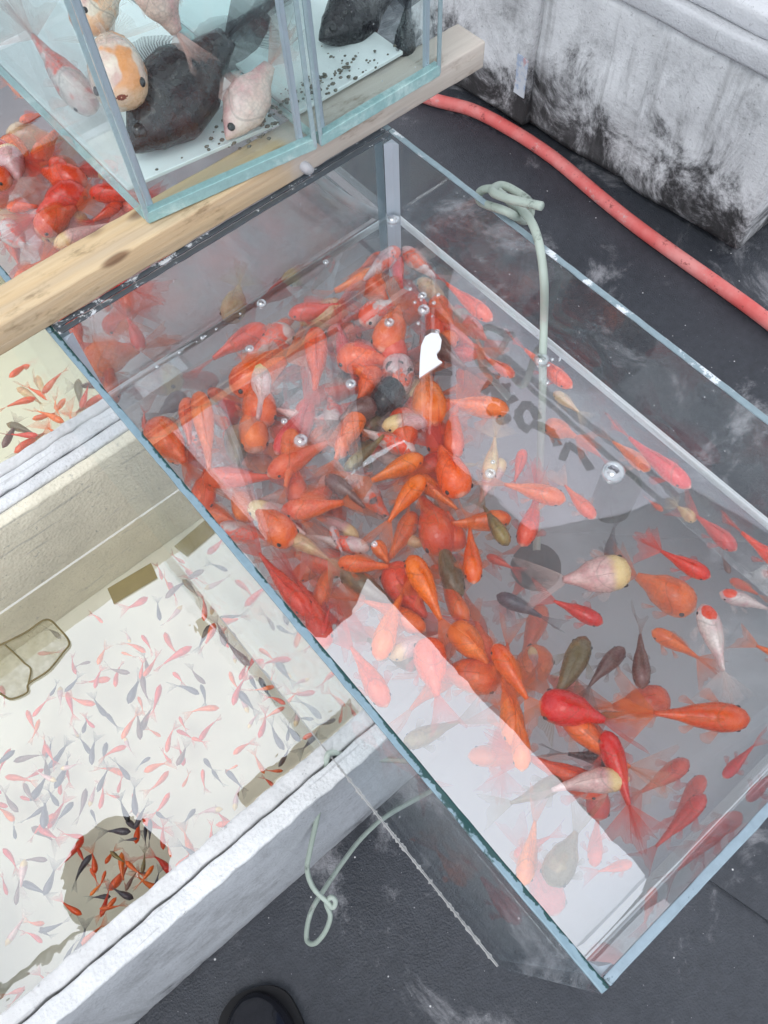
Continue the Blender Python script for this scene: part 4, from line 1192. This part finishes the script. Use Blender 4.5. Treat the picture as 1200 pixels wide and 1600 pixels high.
for i, (y, L) in enumerate(((-.10, .075), (-.19, .07), (-.30, .08), (-.40, .07))):
    fish('goldfish', 'red goldfish skimming the waterline of the right pane, %s' % ('nearest the corner seam', 'left of the dipping hose', 'right of the dipping hose', 'nearest the picture edge')[i], G1, 'red', (TW - .0155, y - L / 2, ZW - .014), (TW - .0155, y + L / 2, ZW - .014), 'slim', .1, 'comet', 0, .1)
for i in range(8):
    y, z = -.10 - .36 * (i + .5) / 8, ZW - fr.uniform(.06, .38); x = fr.uniform(.0115, .016); L = fr.uniform(.05, .075) * fr.choice((-1, 1))
    c = fr.choice(('red', 'orange', 'red', 'brown', 'pink'))
    y = max(-TL + .055, min(-.05, y))
    fish('goldfish', 'dim %s goldfish low against the left pane, %s' % (CN[c], ('above', 'beside', 'short of')[i % 3] + (' the foam box', ' the foam box rim', ' the hanging hose', ' the sealant edge', ' the near corner')[min(4, i // 2)]), G1, c, (x, y + L / 2, z), (x + .002, y - L / 2, z + .004), 'comet', .2, 'comet', i % 4, fr.uniform(-.4, .4))

# ------------------------------------------------------------------ fish in the tank behind the plank
G2 = 'goldfish in the tank behind the plank'
BACK = [
 ('redwhite', (82, 250), (122, 335), .012, 'comet', .4, 'red and white goldfish curling beside the small tank corner'),
 ('red', (30, 190), (85, 172), .012, 'comet', .1, 'red goldfish at the left edge under the small tank'),
 ('orange', (8, 222), (66, 285), .014, 'fancy', .1, 'orange goldfish at the left picture edge, above the plank'),
 ('red', (10, 325), (85, 322), .012, 'comet', .1, 'red goldfish level with the plank corner at the left edge'),
 ('red', (190, 318), (120, 360), .014, 'comet', .1, 'red goldfish just above the plank under the small tank corner'),
 ('redwhite', (4, 352), (62, 410), .020, 'fancy', .1, 'red and white goldfish just above the plank at left edge'),
 ('pink', (95, 370), (20, 300), .024, 'fancy', .2, 'whitish veil tailed goldfish above the plank'),
 ('orange', (40, 150), (0, 120), .030, 'comet', .2, 'dim orange goldfish far left under the small tank'),
]
for i, (c, n, tl_, d, kd, bd, lab) in enumerate(BACK):
    zz = .835 - d - .008
    fish('goldfish', lab, G2, c, px(*n, 2, zz), px(*tl_, 2, zz), kd, bd, 'fan', i % 4, .15)
    NAMED.append((((n[0] + tl_[0]) / 2, (n[1] + tl_[1]) / 2), lab))
BMARK = NAMED[-len(BACK):]
PMARK = [((300, 370), 'knot in the plank'), ((470, 255), 'white slanting tube'), ((616, 217), 'far corner seam'), ((85, 520), 'dark green rim corner'), ((390, 455), 'bubble on the waterline'), ((200, 470), 'plank above the left rim')]
pl2 = []; tries = 0
while len(pl2) < 60 and tries < 9000:
    tries += 1
    x, y, z = fr.uniform(.03, TW - .03), fr.uniform(.03, .36) ** 1.0, .835 - fr.uniform(.012, .085)
    L = fr.uniform(.055, .088); a = fr.uniform(0, 2 * PI)
    n = Vector((x + math.cos(a) * L / 2, y + math.sin(a) * L / 2, z)); tp = Vector((x - math.cos(a) * L / 2, y - math.sin(a) * L / 2, z))
    if any(not (.012 < v.x < TW - .012 and .016 < v.y < .44) for v in (n, tp)): continue
    if not (y < .075 or proj((x, y, z))[0] < 215): continue
    if any((Vector((x, y, z)) - q).length < .020 for q in pl2): continue
    pl2.append(Vector((x, y, z)))
    c = fr.choice(['red'] * 7 + ['orange'] * 4 + ['redwhite', 'redwhite', 'pink', 'cream'])
    zone = 'left' if proj((x, y, z))[0] < 220 else 'right'
    pa, pb = proj(n), proj(tp)
    hd = ('right', 'up', 'left', 'down')[int(((math.degrees(math.atan2(pb[1] - pa[1], pa[0] - pb[0])) + 45) % 360) // 90)]
    if zone == 'left': lab = rel_label('dim %s goldfish facing %s' % (CN[c], hd), proj((x, y, z)), BMARK, used)
    else: lab = rel_label('%s goldfish facing %s behind the back pane' % (CN[c], hd), proj((x, y, z)), PMARK, used)
    fish('goldfish', lab, G2, c, n, tp, fr.choice(('comet', 'fancy')), fr.choice((-.4, .1, .3)), 'fan', fr.randrange(2), fr.uniform(-.3, .3))

# ------------------------------------------------------------------ fish in the farther foam box
G3 = 'orange fish in the farther foam box'
FAR = [('orange', (56, 622), (-6, 644)), ('orange', (128, 698), (58, 655)), ('orange', (22, 708), (90, 668)), ('brown', (66, 742), (18, 708)), ('orange', (88, 625), (30, 596)),
       ('olive', (10, 662), (70, 692)), ('orange', (100, 660), (42, 640)), ('red', (6, 752), (44, 694)), ('orange', (14, 590), (62, 560)), ('brown', (4, 700), (30, 645)), ('orange', (92, 706), (34, 728)),
       ('cream', (26, 606), (74, 644)), ('olive', (98, 668), (136, 706)), ('orange', (150, 700), (96, 690)), ('orange', (78, 590), (40, 570)), ('brown', (110, 640), (70, 610)), ('red', (60, 680), (2, 676)), ('orange', (140, 672), (104, 640)), ('gold', (50, 655), (100, 640))]
for i, (c, n, tl_) in enumerate(FAR):
    zz = .285 - .012 - .006 * (i % 4)
    names = ('nearest its rim', 'pointing at the glass tank', 'heading away from the tank', 'low by the rim', 'closest to the plank')
    rk = sorted(range(len(FAR)), key=lambda k_: FAR[k_][1][0]).index(i)
    lab = '%s small fish in the farther foam box, %s' % (CN.get(c, c), ('leftmost of all', 'second from the left', 'third from the left', 'fourth from the left', 'fifth from the left', 'sixth from the left', 'seventh from the left', 'eighth from the left', 'ninth from the left', 'tenth from the left', 'eleventh from the left', 'twelfth from the left', 'thirteenth from the left', 'fourteenth from the left', 'fifteenth from the left', 'sixteenth from the left', 'third from the glass tank', 'second from the glass tank', 'nearest the glass tank')[rk])
    fish('small_fish', lab, G3, c, px(*n, 2, zz), px(*tl_, 2, zz), 'slim', (-.3, .2, .4)[i % 3], 'comet', i % 2, .2, True, 'small fish')

# ------------------------------------------------------------------ tiny fish in the long foam box
G4 = 'tiny fish in the long foam box'
SPEC = [
 ('orange', (430, 1072), (385, 1078), 'bright orange tiny fish next to the tank bottom edge'),
 ('orange', (445, 1105), (405, 1130), 'orange and white tiny fish below the bright orange one by the tank edge'),
 ('orange', (190, 1155), (222, 1105), 'orange tiny fish alone among grey ones in the box middle'),
 ('black', (202, 1285), (186, 1235), 'black tiny fish crossing into the dark reflection patch'),
 ('red', (300, 1010), (240, 1052), 'reddish tiny fish slanting below the ochre wall strip'),
 ('grey', (250, 970), (246, 930), 'blue grey tiny fish right under the ochre wall corner'),
 ('brown', (390, 1040), (345, 985), 'brown tiny fish hugging the tank bottom edge'),
 ('brown', (352, 1010), (330, 960), 'brown tiny fish in the dark strip by the tank bottom edge'),
 ('olive', (285, 905), (318, 945), 'olive tiny fish in the far corner of the long foam box'),
 ('orange', (372, 1195), (350, 1205), 'orange tiny fish near the box rim by the hanging hose'),
 ('orange', (155, 1420), (200, 1410), 'orange tiny fish in the dark reflection patch, pointing left'),
 ('orange', (120, 1482), (175, 1435), 'orange tiny fish beneath the near rim, at the patch end'),
 ('orange', (165, 1360), (150, 1395), 'orange tiny fish at the centre of the dark reflection patch'),
 ('olive', (222, 1365), (225, 1320), 'olive tiny fish at the right of the dark reflection patch'),
 ('orange', (268, 1340), (260, 1310), 'orange tiny fish touching the near rim by the patch'),
 ('grey', (215, 1310), (185, 1312), 'dark grey tiny fish at the top of the dark reflection patch'),
 ('orange', (196, 1345), (232, 1372), 'orange tiny fish in the dark reflection patch, pointing up left'),
 ('orange', (182, 1402), (146, 1440), 'orange tiny fish in the dark reflection patch, pointing up right'),
 ('orange', (240, 1352), (206, 1392), 'orange tiny fish at the lower right of the dark reflection patch'),
 ('olive', (172, 1330), (206, 1352), 'olive brown tiny fish across the dark reflection patch'),
 ('orange', (140, 1400), (168, 1372), 'orange tiny fish at the left rim of the dark reflection patch'),
 ('brown', (196, 1392), (222, 1352), 'brown tiny fish in the lower dark reflection patch'),
]
tiny = []
for i, (c, n, tl_, lab) in enumerate(SPEC):
    a, b_ = px(*n, 2, ZWB - .014), px(*tl_, 2, ZWB - .014)
    fish('small_fish', lab, G4, c, a, b_, 'slim', (.3, -.3, .15)[i % 3], 'comet', i % 2, 0, True, 'small fish')
    tiny.append((a + b_) / 2)
tr_ = random.Random(77); tries = 0
SIDE = lambda p: 'by the far wall' if p.y > .17 else ('along the near rim' if p.y < -.09 else 'in the middle')
HEAD = lambda a: ('facing right', 'facing up', 'facing left', 'facing down')[int(((math.degrees(a) + 45) % 360) // 90)]
while len(tiny) < 298 and tries < 14000:
    tries += 1
    if tr_.random() < .18 and len(tiny) > 20:
        b0 = tr_.choice(tiny); x, y = b0.x + tr_.gauss(0, .035), b0.y + tr_.gauss(0, .035)
    else: x, y = tr_.uniform(-.50, .115), tr_.uniform(-.19, .27)
    z = ZWB - .014 - tr_.random() ** 1.5 * .08
    if not (-.5 < x < .115): continue
    q = proj((x, y, z))
    if q[0] < -60 or q[1] > 1640: continue
    # the shoal thins out under the far wall
    if y > .16 and tr_.random() < .45: continue
    if y > .235 and x < -.02: continue
    L = tr_.uniform(.026, .055)
    a = tr_.gauss(-1.9 if tr_.random() < .6 else 1.2, .75)
    n = Vector((x + math.cos(a) * L / 2, y + math.sin(a) * L / 2, z)); tp = Vector((x - math.cos(a) * L / 2, y - math.sin(a) * L / 2, z + tr_.uniform(-.004, .004)))
    if n.y > .285 or tp.y > .285 or n.y < -.195 or tp.y < -.195: continue
    if any((Vector((x, y, z)) - t0).length < .019 for t0 in tiny): continue
    tiny.append(Vector((x, y, z)))
    c = tr_.choice(['grey'] * 7 + ['red'] * 8 + ['pink'] * 3 + ['brown'] * 2 + ['orange'] * 4)
    pa, pb = proj(n), proj(tp)
    ang = math.atan2(-(pa[1] - pb[1]), pa[0] - pb[0])
    depth = 'high' if z > ZWB - .035 else 'deep'
    FM_ = [(((n_[0] + t_2[0]) / 2, (n_[1] + t_2[1]) / 2), l_) for _, n_, t_2, l_ in SPEC] + [((50, 1035), 'wire reflection'), ((207, 912), 'tan reflected strip'), ((515, 1180), 'hanging green hose'), ((260, 830), 'far wall corner'), ((0, 1560), 'bottom left picture corner'), ((10, 1250), 'left picture edge middle')]
    col_ = 'at picture edge' if x < -.33 else ('mid box' if x < -.10 else 'beside glass tank')
    lab = rel_label('%s tiny fish %s %s' % (CN.get(c, c), HEAD(ang), 'near the surface' if depth == 'high' else 'lower in the water'), q, FM_, used)
    fish('small_fish', lab, G4, c, n, tp, tr_.choice(('slim', 'slim', 'comet')), tr_.choice((-.75, -.45, -.2, .15, .4, .7)), 'comet', tr_.randrange(3), tr_.uniform(-.3, .3), True, 'small fish')

# ------------------------------------------------------------------ fancy goldfish in the small tanks
G5 = 'fancy goldfish in the small clear tanks'
def plane_fish(color, n, t2, y0, y1, kd, bd, tt, roll, lab, var=0, face=True):
    return fish('goldfish', lab, G5, color, px(*n, 1, y0), px(*t2, 1, y1), kd, bd, tt, var, roll, face=face)
plane_fish('black', (200, 238), (446, -50), .066, .090, 'moor', .10, 'fan', .15, 'large black goldfish nosing the glass at the left of the small tank')
plane_fish('black', (322, 150), (470, -60), .115, .14, 'moor', .2, 'fan', .1, 'black goldfish behind the pink one in the small tank', 1)
plane_fish('blush', (354, 218), (462, 30), .036, .056, 'moor', .1, 'fan', .10, 'pinkish white goldfish with a dark eye, head down in the small tank', 1)
pf_ = plane_fish('peach', (190, 152), (172, 5), .060, .165, 'fancy', .05, 'fan', .0, 'peach and orange goldfish facing out with its mouth open', 2, False)
bm = bmesh.new(); bmesh.ops.create_uvsphere(bm, u_segments=14, v_segments=8, radius=.040)
for v in bm.verts: v.co = Vector((.490 + v.co.x * .35, v.co.y, v.co.z * .75))
me = bpy.data.meshes.new('mouth'); bm.to_mesh(me); bm.free()
link('mouth', me, mat_simple('mouth_dark', (.22, .05, .03), .4, .4), pf_)
fish('goldfish', 'red and white goldfish along the left glass of the small tank', G5, 'redwhite', px(148, 176, 0, .114), px(5, -10, 0, .116), 'comet', .1, 'fan', 1, .2)
plane_fish('peach', (120, 40), (230, -60), .13, .16, 'fancy', .1, 'fan', .2, 'peach goldfish at the top left of the small tank', 3)
plane_fish('blush', (215, -60), (315, 120), .09, .07, 'fancy', .1, 'fan', .2, 'whitish veil tailed goldfish at the top of the small tank', 2)
plane_fish('black', (632, 116), (640, -50), .034, .06, 'moor', .1, 'fan', .2, 'black goldfish hanging head down in the narrow right hand tank', 1, False)
plane_fish('black', (500, 62), (668, -50), .075, .09, 'moor', .15, 'fan', .1, 'dark scaly goldfish crossing the top of the narrow tank', 2)

# pebbles and sludge in the small tanks
def pebbles(pts, label):
    b = bmesh.new(); r3 = random.Random(len(label))
    for (x, y, n, sx) in pts:
        for i in range(n):
            c = Vector((x + r3.gauss(0, sx), y + r3.gauss(0, .008), ZT + .006 + abs(r3.gauss(0, .003))))
            if not (.102 < c.x < .336 and .008 < c.y < .17): continue
            s = r3.uniform(.0005, .0019)
            geo = bmesh.ops.create_icosphere(b, subdivisions=1, radius=s)
            for v in geo['verts']:
                v.co = Vector((v.co.x * r3.uniform(.8, 1.5), v.co.y, v.co.z * .6)) + c
    o = from_bm('gravel', b, M['pebble'], None, True)
    return tag(o, label, kind='stuff')
pebbles([(.205, .040, 70, .012), (.255, .044, 70, .012), (.29, .042, 50, .016), (.18, .045, 20, .02)], 'dark gravel and sludge on the small tank floors')
for S_, x0, x1 in ((SA, 0, 0), (SB, 0, 0)): pass

# clear water in the two small tanks, its surface above the picture
for S_, L_, k_ in ((SA, .1305, -.019 / .1305), (SB, .115, .001 / .115)):
    o = water_block('water', (.0056, .0056, .0045), (L_ - .0056, .395 - .0056, .262), M['water_clear'], 'clear water in a small tank on the plank', .002)
    for v in o.data.vertices: v.co.y += k_ * v.co.x
    o.location = S_.location

# ------------------------------------------------------------------ bubbles
BUB = [((608, 504), .0042, 'clear bubble on the back of the plump orange goldfish'), ((660, 462), .0035, 'clear bubble above the white patch, upper of two'), ((662, 484), .0048, 'clear bubble above the white patch, lower of two'), ((683, 518), .0022, 'tiny bubble at the top of the white patch'),
       ((548, 600), .0042, 'clear bubble right of the upright red goldfish'), ((470, 688), .0052, 'clear bubble by the nose of the long orange goldfish'), ((444, 658), .0025, 'tiny bubble left of the long orange goldfish'), ((766, 740), .0040, 'clear bubble on the cream goldfish'),
       ((958, 738), .0085, 'largest clear bubble, over grey water at right'), ((846, 562), .0060, 'bubble ring where the air hose enters the water'), ((585, 850), .0022, 'tiny bubble under the slanting orange goldfish'), ((390, 545), .0036, 'clear bubble by the nose of the pinkish white goldfish'),
       ((615, 330), .0060, 'bubble stuck on the far corner seam at the waterline'), ((390, 456), .0040, 'bubble on the bright back waterline'), ((492, 394), .0024, 'tiny bubble on the back waterline, right of the other'), ((770, 722), .0018, 'tiny bubble beside the cream goldfish bubble')]
for (p, r, lab) in BUB:
    c = px(p[0], p[1], 2, ZW + .0006)
    c.x = min(max(c.x, .012), TW - .012); c.y = min(max(c.y, -TL + .012), -.0115)
    b = bmesh.new(); bmesh.ops.create_uvsphere(b, u_segments=20, v_segments=12, radius=r)
    for v in b.verts:
        v.co.z *= .72 if v.co.z > 0 else .35
        v.co += c
    tag(from_bm('bubble', b, M['bubble'], None, True), lab, 'bubble', 'air bubbles on the tank water')

# ------------------------------------------------------------------ unseen dark dome, added to block sky in the foam box reflection
def build_sky_blocker():
    c = Vector((-.70, .40, 2.15))
    root = tag(empty('sky_blocker', (-1.45, .42, 0)), 'unseen dark dome on a post, added to darken the foam box reflection', 'blocker')
    b = bmesh.new()
    prof = [(.185, 0), (.180, .03), (.155, .09), (.10, .135), (.04, .155), (.025, .20), (.022, .20), (.03, .15), (.09, .128), (.145, .085), (.172, .028), (.178, 0)]
    rings = [[b.verts.new((c.x + r * math.cos(2 * PI * i / 32), c.y + r * math.sin(2 * PI * i / 32), c.z + z)) for i in range(32)] for r, z in prof]
    for A, B in zip(rings, rings[1:] + rings[:1]):
        for i in range(32): b.faces.new((A[i], A[(i + 1) % 32], B[(i + 1) % 32], B[i]))
    from_bm('blocker_dome', b, mat_simple('dark_enamel', (.03, .035, .03), .4, .4), root, True)
    b = bmesh.new(); bmesh.ops.create_uvsphere(b, u_segments=16, v_segments=10, radius=.045)
    for v in b.verts: v.co = v.co + c + Vector((0, 0, .085))
    from_bm('blocker_core', b, mat_simple('grey_core', (.25, .25, .24), .3, .5), root, True)
    from_bm('arm', tube_bm(spline([c + Vector((0, 0, .20)), c + Vector((-.05, 0, .30)), c + Vector((-.3, .01, .34)), Vector((-1.45, .42, 2.45))], 8), .014, 10), M['metal'], root, True)
    from_bm('post', tube_bm([Vector((-1.45, .42, 0)), Vector((-1.45, .42, 2.5))], .025, 12), M['metal'], root, True)
build_sky_blocker()

# ------------------------------------------------------------------ flat pieces added on the foam box water in place of reflected shapes
def scrap(name, label, cat, poly, z, mat, th=.0012):
    b = bmesh.new()
    P = [px(*q_, 2, z) for q_ in poly]
    A = [b.verts.new((v.x, v.y, z)) for v in P]; B = [b.verts.new((v.x, v.y, z + th)) for v in P]
    b.faces.new(B); b.faces.new(A[::-1])
    for i in range(len(A)): b.faces.new((A[i], A[(i + 1) % len(A)], B[(i + 1) % len(A)], B[i]))
    bmesh.ops.recalc_face_normals(b, faces=b.faces)
    return tag(from_bm(name, b, mat), label, cat)
scrap('thin_strip', 'tan strip added for a reflected shape by the far wall of the foam box', 'tape', ((168, 920), (236, 880), (240, 888), (246, 903), (178, 944), (174, 934)), ZWB + .0015, mat_simple('tan_reflection', (.28, .22, .09), .35, .5, 30, .25))  # thin tan sheet added in place of a reflected patch
fr_ = tag(empty('reflection_outline', px(50, 1040, 2, ZWB)), 'small wire added for a reflection at the left edge of the foam box', 'reflection')
outline = mat_simple('ochre_outline', (.22, .17, .07), .5, .4, 40, .3)  # ochre lines and film laid on the water to stand for a mirrored outline
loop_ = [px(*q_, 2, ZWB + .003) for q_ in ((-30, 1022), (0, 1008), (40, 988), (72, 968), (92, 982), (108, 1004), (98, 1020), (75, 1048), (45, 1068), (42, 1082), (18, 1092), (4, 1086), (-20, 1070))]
from_bm('frame', tube_bm(spline(loop_, 6), .0014, 8), outline, fr_, True)
from_bm('inner_line', tube_bm(spline([px(*q_, 2, ZWB + .003) for q_ in ((8, 1008), (24, 1022), (38, 1036), (48, 1046), (44, 1068))], 6), .0012, 8), outline, fr_, True)
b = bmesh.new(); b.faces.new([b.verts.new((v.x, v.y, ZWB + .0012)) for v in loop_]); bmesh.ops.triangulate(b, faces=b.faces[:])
t_ = NT('tan_film'); p_ = t_.pos(); d_ = t_.n('ShaderNodeBsdfDiffuse'); t_.set(d_.inputs[0], (.42, .38, .24)); r_0 = t_.n('ShaderNodeBsdfTransparent')
from_bm('reflection_film', b, t_.done(t_.shmix(t_.ramp(t_.noise(p_, 60, 4), .3, .7, .25, .5), r_0.outputs[0], d_.outputs[0])), fr_)

rb = random.Random(5)
for (cx_, cy_, n_, sp_, what) in ((660, 470, 9, 16, 'tiny bubble in the cluster above the white patch'), (846, 566, 7, 14, 'tiny bubble in the froth where the hose enters the water'), (300, 505, 8, 60, 'tiny bubble along the left of the back waterline')):
    for i in range(n_):
        c = px(cx_ + rb.gauss(0, sp_), cy_ + (rb.gauss(0, sp_) if sp_ < 50 else 0), 2, ZW + .0004)
        c.x = min(max(c.x, .010), TW - .010); c.y = min(max(c.y, -TL + .010), -.0085) if sp_ < 50 else -.0085
        r = rb.uniform(.0007, .0019)
        b = bmesh.new(); bmesh.ops.create_uvsphere(b, u_segments=12, v_segments=8, radius=r)
        for v in b.verts: v.co = Vector((v.co.x, v.co.y, v.co.z * .7)) + c
        tag(from_bm('bubble', b, M['bubble'], None, True), what, 'bubble', 'air bubbles on the tank water')
